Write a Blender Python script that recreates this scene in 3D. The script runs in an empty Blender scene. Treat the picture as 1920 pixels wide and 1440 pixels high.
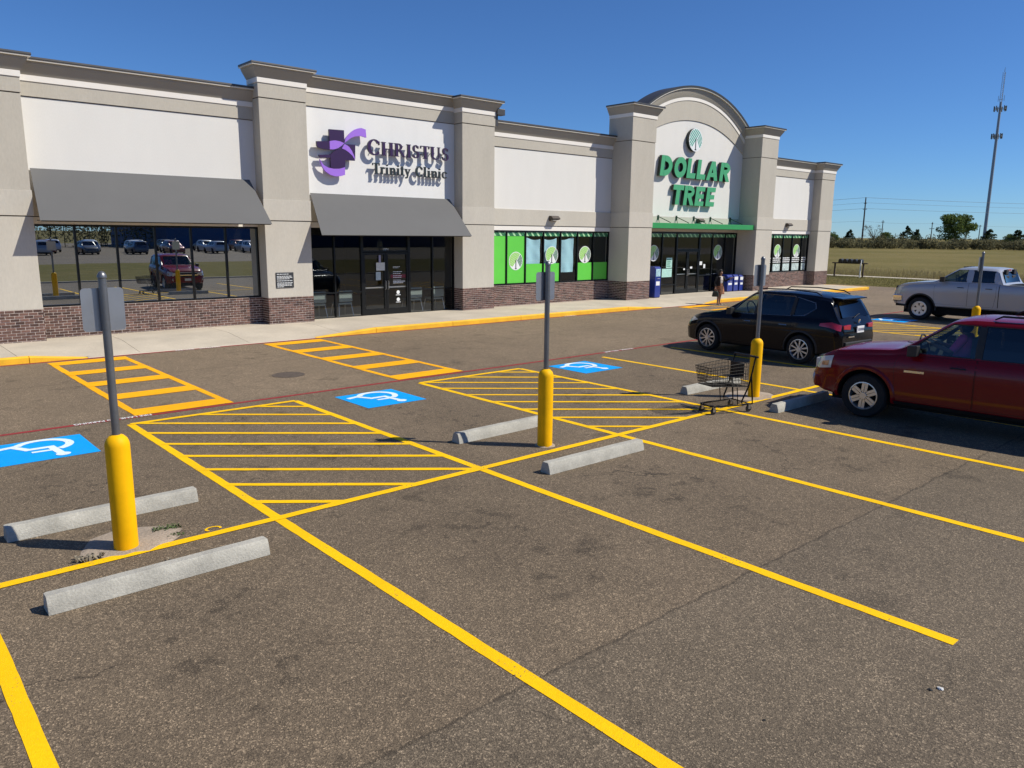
import bpy, bmesh, math, random
from mathutils import Vector, Matrix
random.seed(7)
SC = bpy.context.scene
COL = SC.collection
R = math.radians

# ------------------------------------------------------------------ camera
cam_d = bpy.data.cameras.new('camera'); cam = bpy.data.objects.new('camera', cam_d); COL.objects.link(cam)
SC.camera = cam
cam_d.sensor_width = 36.0; cam_d.lens = 1446.68 / 1920 * 36; cam_d.clip_start = 0.05; cam_d.clip_end = 6000
YAW, PITCH, ROLL = 0.7224, -0.1923, 0.0096
_f = Vector((math.sin(YAW)*math.cos(PITCH), math.cos(YAW)*math.cos(PITCH), math.sin(PITCH)))
_r = Vector((math.cos(YAW), -math.sin(YAW), 0)); _u = _r.cross(_f)
_r2 = _r*math.cos(ROLL)+_u*math.sin(ROLL); _u2 = -_r*math.sin(ROLL)+_u*math.cos(ROLL)
_m = Matrix((_r2, _u2, -_f)).transposed().to_4x4(); _m.translation = (0, 0, 2.99)
cam.matrix_world = _m

# ------------------------------------------------------------------ sky, sun, exposure
SUN_EL = R(46.5)
SUN_H = Vector((0.677, -0.736))                 # horizontal direction towards the sun
W = bpy.data.worlds.new('World'); SC.world = W; W.use_nodes = True
wn = W.node_tree; bg = wn.nodes['Background']
sky = wn.nodes.new('ShaderNodeTexSky'); sky.sky_type = 'NISHITA'; sky.sun_disc = False
sky.sun_elevation = SUN_EL; sky.sun_rotation = math.atan2(SUN_H.x, SUN_H.y)
sky.altitude = 1500; sky.air_density = 1.0; sky.dust_density = 0.0; sky.ozone_density = 6.0
_t = wn.nodes.new('ShaderNodeVectorMath'); _t.operation = 'MULTIPLY'; _t.inputs[1].default_value = (0.60, 0.87, 1.17)   # clear, deep blue air
wn.links.new(sky.outputs[0], _t.inputs[0]); wn.links.new(_t.outputs[0], bg.inputs[0]); bg.inputs[1].default_value = 0.076
sd = bpy.data.lights.new('sun', 'SUN'); sd.energy = 4.3; sd.angle = R(0.53); sd.color = (1.0, 0.94, 0.825)
so = bpy.data.objects.new('sun', sd); COL.objects.link(so)
_sdir = Vector((SUN_H.x*math.cos(SUN_EL), SUN_H.y*math.cos(SUN_EL), math.sin(SUN_EL)))
so.rotation_euler = _sdir.to_track_quat('Z', 'Y').to_euler(); so.location = (20, -20, 30)
vs = SC.view_settings; vs.view_transform = 'Standard'; vs.look = 'None'; vs.exposure = 0.27; vs.gamma = 1.0
vs.use_curve_mapping = False
SC.cycles.max_bounces = 8; SC.cycles.transparent_max_bounces = 16
SC.cycles.use_denoising = True

# ------------------------------------------------------------------ materials
def nt(m):
    m.use_nodes = True; t = m.node_tree; return t, t.nodes, t.links
def M(name, col, rough=0.6, metal=0.0, spec=0.5, noise=None, bump=None, coat=0.0, var=0.0, noise2=None, stretch=None):
    """plain procedural material: colour varied by one or two noises (scale, amount), relief by bump (scale, strength)"""
    m = bpy.data.materials.new(name); t, n, l = nt(m); p = n['Principled BSDF']
    p.inputs['Roughness'].default_value = rough; p.inputs['Metallic'].default_value = metal
    p.inputs['Specular IOR Level'].default_value = spec; p.inputs['Coat Weight'].default_value = coat
    p.inputs['Coat Roughness'].default_value = 0.04
    p.inputs['Base Color'].default_value = (*col, 1)
    m.diffuse_color = (*col, 1)
    g = n.new('ShaderNodeNewGeometry'); pos = g.outputs['Position']
    if stretch:
        vm = n.new('ShaderNodeVectorMath'); vm.operation = 'MULTIPLY'; vm.inputs[1].default_value = stretch
        l.new(pos, vm.inputs[0]); pos = vm.outputs[0]
    cur = None
    for nz in (noise, noise2):
        if not nz: continue
        k = n.new('ShaderNodeTexNoise'); k.inputs['Scale'].default_value = nz[0]; k.inputs['Detail'].default_value = 5
        k.inputs['Roughness'].default_value = 0.6; l.new(pos, k.inputs['Vector'])
        r = n.new('ShaderNodeMapRange'); r.inputs['From Min'].default_value = 0.3; r.inputs['From Max'].default_value = 0.7
        r.inputs['To Min'].default_value = 1-nz[1]; r.inputs['To Max'].default_value = 1+nz[1]
        l.new(k.outputs['Fac'], r.inputs['Value'])
        vm = n.new('ShaderNodeVectorMath'); vm.operation = 'SCALE'
        if cur is None: vm.inputs[0].default_value = col
        else: l.new(cur, vm.inputs[0])
        l.new(r.outputs[0], vm.inputs['Scale']); cur = vm.outputs[0]
    if var:
        oi = n.new('ShaderNodeObjectInfo'); ad = n.new('ShaderNodeMath'); ad.operation = 'ADD'
        l.new(oi.outputs['Random'], ad.inputs[0]); l.new(g.outputs['Random Per Island'], ad.inputs[1])
        fr = n.new('ShaderNodeMath'); fr.operation = 'FRACT'; l.new(ad.outputs[0], fr.inputs[0])
        r = n.new('ShaderNodeMapRange'); r.inputs['To Min'].default_value = 1-var; r.inputs['To Max'].default_value = 1+var
        l.new(fr.outputs[0], r.inputs['Value'])
        vm = n.new('ShaderNodeVectorMath'); vm.operation = 'SCALE'
        if cur is None: vm.inputs[0].default_value = col
        else: l.new(cur, vm.inputs[0])
        l.new(r.outputs[0], vm.inputs['Scale']); cur = vm.outputs[0]
    if cur is not None: l.new(cur, p.inputs['Base Color'])
    if bump:
        k = n.new('ShaderNodeTexNoise'); k.inputs['Scale'].default_value = bump[0]; k.inputs['Detail'].default_value = 4
        l.new(g.outputs['Position'], k.inputs['Vector'])
        b = n.new('ShaderNodeBump'); b.inputs['Strength'].default_value = bump[1]; b.inputs['Distance'].default_value = 0.02
        l.new(k.outputs['Fac'], b.inputs['Height']); l.new(b.outputs[0], p.inputs['Normal'])
    return m

def glass_mat(name, refl, tint, base=(0.02, 0.025, 0.03), wob=0.0, solid=0.0):
    """window glass: a mirror share over tinted see-through; solid>0 backs it with a dark film"""
    m = bpy.data.materials.new(name); t, n, l = nt(m); n.remove(n['Principled BSDF']); out = n['Material Output']
    gl = n.new('ShaderNodeBsdfGlossy'); gl.inputs['Roughness'].default_value = 0.0; gl.inputs['Color'].default_value = (0.86, 0.93, 1, 1)
    tr = n.new('ShaderNodeBsdfTransparent'); tr.inputs['Color'].default_value = (*tint, 1)
    df = n.new('ShaderNodeBsdfDiffuse'); df.inputs['Color'].default_value = (*base, 1)
    m1 = n.new('ShaderNodeMixShader'); m1.inputs[0].default_value = solid
    l.new(tr.outputs[0], m1.inputs[1]); l.new(df.outputs[0], m1.inputs[2])
    ge = n.new('ShaderNodeNewGeometry'); dt = n.new('ShaderNodeVectorMath'); dt.operation = 'DOT_PRODUCT'
    l.new(ge.outputs['Incoming'], dt.inputs[0]); l.new(ge.outputs['Normal'], dt.inputs[1])
    def mth(op, x, y):
        k = n.new('ShaderNodeMath'); k.operation = op
        for i, q in enumerate((x, y)):
            if isinstance(q, (int, float)): k.inputs[i].default_value = q
            else: l.new(q, k.inputs[i])
        return k
    f5 = mth('POWER', mth('SUBTRACT', 1.0, mth('ABSOLUTE', dt.outputs['Value'], 0).outputs[0]).outputs[0], 5.0)    # same from both sides of the pane
    mr = mth('ADD', mth('MULTIPLY', f5.outputs[0], 1-refl).outputs[0], refl)
    m2 = n.new('ShaderNodeMixShader'); l.new(mr.outputs[0], m2.inputs[0]); l.new(m1.outputs[0], m2.inputs[1]); l.new(gl.outputs[0], m2.inputs[2])
    if wob:
        g = n.new('ShaderNodeNewGeometry'); k = n.new('ShaderNodeTexNoise'); k.inputs['Scale'].default_value = 1.1; k.inputs['Detail'].default_value = 1
        l.new(g.outputs['Position'], k.inputs['Vector'])
        b = n.new('ShaderNodeBump'); b.inputs['Strength'].default_value = wob; b.inputs['Distance'].default_value = 0.02
        l.new(k.outputs['Fac'], b.inputs['Height']); l.new(b.outputs[0], gl.inputs['Normal'])
    l.new(m2.outputs[0], out.inputs['Surface']); m.diffuse_color = (*base, 1)
    return m

def asphalt_mat():
    m = bpy.data.materials.new('asphalt'); t, n, l = nt(m); p = n['Principled BSDF']
    g = n.new('ShaderNodeNewGeometry'); P = g.outputs['Position']
    def noise(scale, det=3, vec=None, rough=0.5):
        k = n.new('ShaderNodeTexNoise'); k.inputs['Scale'].default_value = scale; k.inputs['Detail'].default_value = det
        k.inputs['Roughness'].default_value = rough; l.new(vec or P, k.inputs['Vector']); return k.outputs['Fac']
    def rng(v, a, b, c, d, smooth=False):
        r = n.new('ShaderNodeMapRange'); r.interpolation_type = 'SMOOTHSTEP' if smooth else 'LINEAR'
        for nm, x in zip(('From Min', 'From Max', 'To Min', 'To Max'), (a, b, c, d)): r.inputs[nm].default_value = x
        l.new(v, r.inputs['Value']); return r.outputs[0]
    def mth(op, a, b):
        k = n.new('ShaderNodeMath'); k.operation = op
        for i, x in enumerate((a, b)):
            if isinstance(x, (int, float)): k.inputs[i].default_value = x
            else: l.new(x, k.inputs[i])
        return k.outputs[0]
    sx = n.new('ShaderNodeSeparateXYZ'); l.new(P, sx.inputs[0]); SX, SY = sx.outputs[0], sx.outputs[1]
    # aggregate: random grey per stone
    v = n.new('ShaderNodeTexVoronoi'); v.inputs['Scale'].default_value = 125; l.new(P, v.inputs['Vector'])
    sep = n.new('ShaderNodeSeparateColor'); l.new(v.outputs['Color'], sep.inputs[0])
    stone = sep.outputs[0]
    v2 = n.new('ShaderNodeTexVoronoi'); v2.inputs['Scale'].default_value = 70; l.new(P, v2.inputs['Vector'])
    sep2 = n.new('ShaderNodeSeparateColor'); l.new(v2.outputs['Color'], sep2.inputs[0])
    f = rng(stone, 0, 1, 0.52, 1.42)
    f = mth('ADD', f, rng(stone, 0.90, 0.97, 0, 1.15))
    f = mth('ADD', f, rng(sep2.outputs[1], 0.93, 0.97, 0, 0.75))
    f = mth('MULTIPLY', f, rng(noise(0.22, 4), 0.3, 0.7, 0.88, 1.12))
    f = mth('MULTIPLY', f, rng(noise(1.7, 5, rough=0.65), 0.3, 0.7, 0.90, 1.10))
    f = mth('MULTIPLY', f, rng(noise(14, 3), 0.3, 0.7, 0.90, 1.10))
    # oil and tyre stains with their own shapes
    st = mth('MULTIPLY', rng(noise(1.35, 4, rough=0.7), 0.56, 0.68, 0, 1, True), rng(noise(0.33, 2), 0.42, 0.56, 0, 1, True))
    f = mth('MULTIPLY', f, rng(st, 0, 1, 1, 0.66))
    # drips collect in the middle of every stall
    fx = mth('ABSOLUTE', mth('SUBTRACT', mth('FRACT', mth('DIVIDE', mth('SUBTRACT', SX, 0.594), 2.735), 0), 0.5), 0)
    lane = mth('MULTIPLY', rng(fx, 0.12, 0.30, 1, 0, True), mth('MAXIMUM', mth('MULTIPLY', rng(SY, 3.6, 4.6, 0, 1, True), rng(SY, 6.2, 6.9, 1, 0, True)), mth('MULTIPLY', rng(SY, 8.6, 9.2, 0, 1, True), rng(SY, 10.2, 11.2, 1, 0, True))))
    dr = mth('MULTIPLY', rng(noise(3.6, 4, rough=0.6), 0.56, 0.625, 0, 1, True), lane)
    f = mth('MULTIPLY', f, rng(dr, 0, 1, 1, 0.66))
    f = mth('MULTIPLY', f, rng(mth('MULTIPLY', lane, noise(0.7, 3)), 0.1, 0.7, 1.03, 0.91))
    # hairline cracks
    dv = n.new('ShaderNodeVectorMath'); dv.operation = 'ADD'; nz3 = n.new('ShaderNodeTexNoise'); nz3.inputs['Scale'].default_value = 1.6; nz3.inputs['Detail'].default_value = 5; l.new(P, nz3.inputs['Vector'])
    sc3 = n.new('ShaderNodeVectorMath'); sc3.operation = 'SCALE'; sc3.inputs['Scale'].default_value = 0.9; l.new(nz3.outputs['Color'], sc3.inputs[0]); l.new(P, dv.inputs[0]); l.new(sc3.outputs[0], dv.inputs[1])
    vc = n.new('ShaderNodeTexVoronoi'); vc.feature = 'DISTANCE_TO_EDGE'; vc.inputs['Scale'].default_value = 0.30; l.new(dv.outputs[0], vc.inputs['Vector'])
    crk = mth('MULTIPLY', rng(vc.outputs['Distance'], 0.0012, 0.0032, 1, 0), rng(noise(0.25, 2), 0.50, 0.58, 0, 1))
    f = mth('MULTIPLY', f, rng(crk, 0, 1, 1, 0.45))
    # paving seams run parallel to the storefront
    wob = rng(noise(2.6, 4), 0, 1, -0.07, 0.07)
    yy = mth('ADD', sx.outputs[1], wob)
    for y0, wd, dk in ((3.47, 0.022, 0.62), (17.05, 0.03, 0.62), (-0.6, 0.022, 0.65), (9.9, 0.014, 0.8)):
        d = mth('ABSOLUTE', mth('SUBTRACT', yy, y0), 0)
        f = mth('MULTIPLY', f, rng(d, wd*0.3, wd, dk, 1, True))
    # newer, coarser pour on the near side of the first seam
    near = rng(yy, 3.45, 3.49, 1, 0)
    f = mth('MULTIPLY', f, rng(near, 0, 1, 1, 0.95))
    # drive lane is worn lighter
    f = mth('MULTIPLY', f, rng(sx.outputs[1], 13.0, 13.6, 0.91, 1.14))
    cm = n.new('ShaderNodeMix'); cm.data_type = 'RGBA'; cm.inputs[6].default_value = (0.154, 0.116, 0.076, 1); cm.inputs[7].default_value = (0.150, 0.1165, 0.079, 1)
    l.new(near, cm.inputs[0])
    vm = n.new('ShaderNodeVectorMath'); vm.operation = 'SCALE'; l.new(cm.outputs[2], vm.inputs[0])
    l.new(f, vm.inputs['Scale']); l.new(vm.outputs[0], p.inputs['Base Color'])
    p.inputs['Roughness'].default_value = 0.85; p.inputs['Specular IOR Level'].default_value = 0.35
    b = n.new('ShaderNodeBump'); b.inputs['Strength'].default_value = 0.55; b.inputs['Distance'].default_value = 0.006
    l.new(v.outputs['Distance'], b.inputs['Height']); l.new(b.outputs[0], p.inputs['Normal'])
    m.diffuse_color = (0.13, 0.11, 0.1, 1)
    return m

def paint_mat(name, col, wear=0.5):
    """road paint, worn through to the asphalt in specks"""
    m = M(name, col, 0.7, spec=0.15, noise=(1.2, 0.07), noise2=(30, 0.06), bump=(120, 0.25)); t, n, l = nt(m); p = n['Principled BSDF']
    src = p.inputs['Base Color'].links[0].from_socket
    g = n.new('ShaderNodeNewGeometry')
    k = n.new('ShaderNodeTexNoise'); k.inputs['Scale'].default_value = 55; k.inputs['Detail'].default_value = 3; l.new(g.outputs['Position'], k.inputs['Vector'])
    k2 = n.new('ShaderNodeTexNoise'); k2.inputs['Scale'].default_value = 1.5; k2.inputs['Detail'].default_value = 3; l.new(g.outputs['Position'], k2.inputs['Vector'])
    a = n.new('ShaderNodeMath'); a.operation = 'ADD'; l.new(k.outputs['Fac'], a.inputs[0])
    s = n.new('ShaderNodeMath'); s.operation = 'MULTIPLY'; s.inputs[1].default_value = 0.6; l.new(k2.outputs['Fac'], s.inputs[0]); l.new(s.outputs[0], a.inputs[1])
    r = n.new('ShaderNodeMapRange'); r.inputs['From Min'].default_value = 1.02-0.1*wear; r.inputs['From Max'].default_value = 1.10-0.1*wear; l.new(a.outputs[0], r.inputs['Value'])
    mx = n.new('ShaderNodeMix'); mx.data_type = 'RGBA'; mx.inputs[7].default_value = (0.11, 0.092, 0.08, 1)
    l.new(r.outputs[0], mx.inputs[0]); l.new(src, mx.inputs[6]); l.new(mx.outputs[2], p.inputs['Base Color'])
    return m

def grass_mat(name, c1, c2, c3):
    m = bpy.data.materials.new(name); t, n, l = nt(m); p = n['Principled BSDF']; p.inputs['Roughness'].default_value = 0.95
    p.inputs['Specular IOR Level'].default_value = 0.1
    g = n.new('ShaderNodeNewGeometry')
    def noise(s, d=5, vec=None):
        k = n.new('ShaderNodeTexNoise'); k.inputs['Scale'].default_value = s; k.inputs['Detail'].default_value = d; l.new(vec or g.outputs['Position'], k.inputs['Vector']); return k.outputs['Fac']
    def mix(f, a, b, lo, hi):
        r = n.new('ShaderNodeMapRange'); r.inputs['From Min'].default_value = lo; r.inputs['From Max'].default_value = hi; l.new(f, r.inputs['Value'])
        mx = n.new('ShaderNodeMix'); mx.data_type = 'RGBA'; l.new(r.outputs[0], mx.inputs[0])
        for i, x in ((6, a), (7, b)):
            if isinstance(x, tuple): mx.inputs[i].default_value = (*x, 1)
            else: l.new(x, mx.inputs[i])
        return mx.outputs[2]
    c = mix(noise(0.045), c1, c2, 0.38, 0.62)
    c = mix(noise(0.6), c, c3, 0.45, 0.8)
    c = mix(noise(9), c, (c1[0]*0.45, c1[1]*0.45, c1[2]*0.45), 0.5, 0.85)
    l.new(c, p.inputs['Base Color']); m.diffuse_color = (*c1, 1)
    b = n.new('ShaderNodeBump'); b.inputs['Strength'].default_value = 0.8; b.inputs['Distance'].default_value = 0.1
    l.new(noise(6), b.inputs['Height']); l.new(b.outputs[0], p.inputs['Normal'])
    return m

def leaf_mat(name, col, var):
    m = M(name, col, 0.8, spec=0.15, var=var, noise=(.2, .22)); t, n, l = nt(m); p = n['Principled BSDF']; out = n['Material Output']
    tr = n.new('ShaderNodeBsdfTranslucent'); mx = n.new('ShaderNodeMixShader'); mx.inputs[0].default_value = 0.4
    l.new(p.inputs['Base Color'].links[0].from_socket, tr.inputs['Color']); l.new(p.outputs[0], mx.inputs[1]); l.new(tr.outputs[0], mx.inputs[2]); l.new(mx.outputs[0], out.inputs['Surface'])
    return m
MAT = {}
MAT['asphalt'] = asphalt_mat()
MAT['yellow'] = paint_mat('yellow_paint', (0.93, 0.54, 0.003), 0.45)
MAT['orange'] = paint_mat('orange_yellow_paint', (0.93, 0.43, 0.006), 0.3)
MAT['red'] = paint_mat('red_paint', (0.30, 0.035, 0.04), 0.9)
MAT['white_paint'] = paint_mat('white_paint', (0.78, 0.77, 0.76), 0.5)
MAT['blue'] = paint_mat('blue_paint', (0.0, 0.34, 0.85), 0.1)
MAT['symbol'] = paint_mat('white_symbol_paint', (0.70, 0.82, 0.88), 0.3)
MAT['kerb_yellow'] = M('yellow_kerb_paint', (0.84, 0.47, 0.02), 0.6, noise=(2.0, 0.12), noise2=(40, 0.08), bump=(60, 0.15))
MAT['concrete'] = M('concrete_walk', (0.50, 0.44, 0.35), 0.85, noise=(0.9, 0.12), noise2=(26, 0.08), bump=(90, 0.2), var=0.05)
MAT['stop'] = M('concrete_stop', (0.40, 0.385, 0.335), 0.9, noise=(3.0, 0.2), noise2=(45, 0.14), bump=(70, 0.35))
MAT['stucco'] = M('taupe_stucco', (0.495, 0.458, 0.388), 0.9, noise=(1.6, 0.045), noise2=(30, 0.05), bump=(160, 0.25), stretch=(1, 1, 0.3))
MAT['stucco_lo'] = M('beige_stucco', (0.54, 0.503, 0.432), 0.9, noise=(1.6, 0.04), noise2=(30, 0.05), bump=(160, 0.25), stretch=(1, 1, 0.3))
MAT['stucco_shade'] = M('shaded_taupe_stucco', (0.375, 0.345, 0.292), 0.9, noise=(0.8, 0.05), noise2=(70, 0.05), bump=(160, 0.25))  # cornice stucco: shade on the down-tilted faces is put into this darker colour
MAT['panel'] = M('off_white_stucco', (0.73, 0.715, 0.675), 0.9, noise=(1.5, 0.022), noise2=(60, 0.03), bump=(150, 0.2), stretch=(1, 1, 0.3))
MAT['panel_white'] = M('white_stucco', (0.78, 0.775, 0.755), 0.88, noise=(2, 0.03), noise2=(60, 0.03), bump=(150, 0.2), stretch=(1, 1, 0.25))
MAT['trim'] = M('white_trim', (0.80, 0.765, 0.71), 0.85, noise=(0.8, 0.03), bump=(150, 0.15))
MAT['cap'] = M('dark_metal_cap', (0.10, 0.095, 0.09), 0.45, 0.6, noise=(2, 0.1))
MAT['cap_light'] = M('cream_metal_edge', (0.68, 0.64, 0.56), 0.5)
MAT['reveal'] = M('dark_joint', (0.10, 0.09, 0.08), 0.9)
MAT['brick'] = M('brick', (0.125, 0.068, 0.053), 0.9, noise=(5, 0.3), noise2=(60, 0.15), bump=(90, 0.4), var=0.5)
MAT['mortar'] = M('mortar', (0.66, 0.56, 0.49), 0.95, noise=(8, 0.12), bump=(80, 0.3))
MAT['frame'] = M('black_aluminium', (0.012, 0.013, 0.013), 0.35, 0.4)
MAT['awning'] = M('grey_awning_fabric', (0.118, 0.118, 0.118), 0.85, noise=(0.8, 0.04), noise2=(40, 0.03), bump=(220, 0.1))
MAT['glass_mirror'] = glass_mat('coated_glass', 0.55, (0.25, 0.3, 0.32), wob=0.012, solid=0.6)
MAT['glass_dark'] = glass_mat('dark_glass', 0.07, (0.90, 0.93, 0.93), wob=0.01)
MAT['glass_car'] = glass_mat('car_glass', 0.06, (0.55, 0.66, 0.64))
MAT['glass_tint'] = glass_mat('tinted_car_glass', 0.06, (0.03, 0.035, 0.05), solid=0.5, base=(0.004, 0.005, 0.008))
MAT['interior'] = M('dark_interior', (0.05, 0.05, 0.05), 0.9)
MAT['grey_pole'] = M('galvanised_pole', (0.20, 0.205, 0.215), 0.4, 0.7, noise=(3, 0.15), bump=(40, 0.1))
MAT['sign_back'] = M('aluminium_sign_back', (0.48, 0.49, 0.51), 0.38, 0.85, noise=(4, 0.08))
MAT['bollard'] = M('yellow_bollard_paint', (0.87, 0.46, 0.002), 0.55, spec=.15, noise=(3, 0.08), noise2=(0.9, 0.07), bump=(7, 0.12))
MAT['soil'] = M('crumbled_concrete', (0.34, 0.275, 0.21), 0.95, noise=(2.5, 0.2), noise2=(40, 0.2), bump=(40, 0.5))
MAT['grass'] = grass_mat('lawn', (0.11, 0.105, 0.024), (0.15, 0.125, 0.04), (0.20, 0.16, 0.06))
MAT['field'] = grass_mat('field', (0.13, 0.115, 0.034), (0.185, 0.15, 0.055), (0.21, 0.17, 0.07))

# ------------------------------------------------------------------ mesh helpers
class MB:
    def __init__(s): s.v = []; s.f = []; s.mi = []; s.m = 0
    def add(s, vs_, fs, m=None):
        o = len(s.v); s.v += [tuple(v) for v in vs_]; s.f += [tuple(i+o for i in f) for f in fs]; s.mi += [s.m if m is None else m]*len(fs); return s
    def box(s, x0, x1, y0, y1, z0, z1, m=None):
        v = [(x, y, z) for z in (z0, z1) for y in (y0, y1) for x in (x0, x1)]
        return s.add(v, [(0, 2, 3, 1), (4, 5, 7, 6), (0, 1, 5, 4), (2, 6, 7, 3), (0, 4, 6, 2), (1, 3, 7, 5)], m)
    def quad(s, a, b, c, d, m=None): return s.add([a, b, c, d], [(0, 1, 2, 3)], m)
    def prism(s, poly, f0, f1, m=None):
        """poly: 2D points; f0,f1 map (a,b)->3D for the two ends"""
        n = len(poly); v = [f0(*p) for p in poly]+[f1(*p) for p in poly]
        fs = [tuple(range(n)), tuple(range(2*n-1, n-1, -1))]+[(i, i+n, (i+1) % n+n, (i+1) % n) for i in range(n)]
        return s.add(v, fs, m)
    def xz(s, poly, y0, y1, m=None): return s.prism(poly, lambda a, b: (a, y0, b), lambda a, b: (a, y1, b), m)
    def xy(s, poly, z0, z1, m=None): return s.prism(poly, lambda a, b: (a, b, z0), lambda a, b: (a, b, z1), m)
    def yz(s, poly, x0, x1, m=None): return s.prism(poly, lambda a, b: (x0, a, b), lambda a, b: (x1, a, b), m)
    def tube(s, pts, r, n=8, m=None, closed=False, cap=True):
        pts = [Vector(p) for p in pts]; k = len(pts); rs = r if isinstance(r, (list, tuple)) else [r]*k
        rings = []; up = None
        for i, p in enumerate(pts):
            a = pts[i-1] if (i or closed) else p; b = pts[(i+1) % k] if (i < k-1 or closed) else p
            d = (b-a).normalized()
            if up is None: up = Vector((0, 0, 1)) if abs(d.z) < 0.9 else Vector((1, 0, 0))
            u = d.cross(up).normalized(); w = u.cross(d).normalized(); up = w
            rings.append([p+(u*math.cos(2*math.pi*j/n)+w*math.sin(2*math.pi*j/n))*rs[i] for j in range(n)])
        v = [q for rg in rings for q in rg]; fs = []
        for i in range(k if closed else k-1):
            i2 = (i+1) % k
            for j in range(n): fs.append((i*n+j, i*n+(j+1) % n, i2*n+(j+1) % n, i2*n+j))
        if not closed and cap: fs += [tuple(range(n-1, -1, -1)), tuple((k-1)*n+j for j in range(n))]
        return s.add(v, fs, m)
    def lathe(s, prof, n=20, c=(0, 0, 0), axis='z', m=None, cap=True):
        """prof: (radius, height) list"""
        v = []; fs = []
        for r, hh in prof:
            for j in range(n):
                a = 2*math.pi*j/n; x, y, z = r*math.cos(a), r*math.sin(a), hh
                if axis == 'x': x, y, z = z, x, y
                if axis == 'y': x, y, z = y, z, x
                v.append((x+c[0], y+c[1], z+c[2]))
        for i in range(len(prof)-1):
            for j in range(n): fs.append((i*n+j, i*n+(j+1) % n, (i+1)*n+(j+1) % n, (i+1)*n+j))
        if cap: fs += [tuple(range(n-1, -1, -1)), tuple((len(prof)-1)*n+j for j in range(n))]
        return s.add(v, fs, m)
    def mesh(s, name):
        me = bpy.data.meshes.new(name); me.from_pydata(s.v, [], s.f); me.update(); return me
    def build(s, name, mat, parent=None, smooth=None, bevel=0, world=False, recalc=True):
        me = s.mesh(name)
        mats = mat if isinstance(mat, (list, tuple)) else [mat]
        for k in mats: me.materials.append(MAT[k] if isinstance(k, str) else k)
        if len(mats) > 1: me.polygons.foreach_set('material_index', s.mi)
        return finish(me, name, parent, smooth, bevel, world, recalc)
def finish(me, name, parent=None, smooth=None, bevel=0, world=False, recalc=True):
    if recalc:
        bm = bmesh.new(); bm.from_mesh(me); bmesh.ops.recalc_face_normals(bm, faces=bm.faces); bm.to_mesh(me); bm.free()
    if smooth is not None:
        me.polygons.foreach_set('use_smooth', [True]*len(me.polygons)); me.set_sharp_from_angle(angle=R(smooth))
    o = bpy.data.objects.new(name, me); COL.objects.link(o)
    if parent is not None: setpar(o, parent, world)
    if bevel:
        b = o.modifiers.new('bevel', 'BEVEL'); b.width = bevel; b.segments = 2; b.limit_method = 'ANGLE'; b.angle_limit = R(40)
    return o
def wmat(o):
    m = Matrix.LocRotScale(o.location, o.rotation_euler, o.scale)
    if o.parent: m = wmat(o.parent) @ o.matrix_parent_inverse @ m
    return m
def setpar(o, p, world=False):
    o.parent = p
    if world: o.matrix_parent_inverse = wmat(p).inverted()
def thing(name, label, cat, loc=(0, 0, 0), rz=0, group=None):
    o = bpy.data.objects.new(name, None); COL.objects.link(o); o.empty_display_size = 0.2
    o.location = loc; o.rotation_euler = (0, 0, rz); return tag(o, label, cat, group)
def tag(o, label=None, cat=None, group=None, kind=None):
    if label: o['label'] = label
    if cat: o['category'] = cat
    if group: o['group'] = group
    if kind: o['kind'] = kind
    return o
def copy_tree(o, parent=None):
    c = o.copy(); COL.objects.link(c); c.parent = parent
    for ch in list(o.children): copy_tree(ch, c)
    return c
def dup_part(src, parent, loc=(0, 0, 0)):
    c = src.copy(); COL.objects.link(c); c.parent = parent; c.location = loc; return c
def arc(cx, cz, r, a0, a1, n):
    return [(cx+r*math.cos(R(a0+(a1-a0)*i/n)), cz+r*math.sin(R(a0+(a1-a0)*i/n))) for i in range(n+1)]
def text_mesh(txt, size, extrude=0.0, offset=0.0, align='LEFT', spacing=1.0):
    c = bpy.data.curves.new('txt', 'FONT'); c.body = txt; c.size = size; c.extrude = extrude; c.offset = offset; c.align_x = align; c.space_character = spacing
    c.resolution_u = 4
    o = bpy.data.objects.new('txt', c); COL.objects.link(o); bpy.context.view_layer.update()
    me = bpy.data.meshes.new_from_object(o.evaluated_get(bpy.context.evaluated_depsgraph_get()))
    bpy.data.objects.remove(o); return me
# ------------------------------------------------------------------ ground, lot and markings
def sheet(name, x0, x1, y0, y1, z, mat, parent=None, label=None):
    o = MB().quad((x0, y0, z), (x1, y0, z), (x1, y1, z), (x0, y1, z)).build(name, mat, parent, world=True, recalc=False)
    if parent is None: tag(o, kind='structure')
    return o
ground = sheet('ground', -2500, 2500, -2500, 2500, -0.02, 'field')
lawn = MB()
lawn.quad((48.6, -30, -0.012), (60, -30, -0.012), (60, 70, -0.012), (48.6, 70, -0.012))
tag(lawn.build('lawn', 'grass', recalc=False), kind='structure')
lot = sheet('parking_lot', -60, 48.6, -3.2, 24, 0.0, 'asphalt')
tag(MB().quad((60, -40, -0.008), (61.4, -40, -0.008), (61.4, 80, -0.008), (60, 80, -0.008)).build('footpath', 'concrete', recalc=False), kind='structure')

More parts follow.
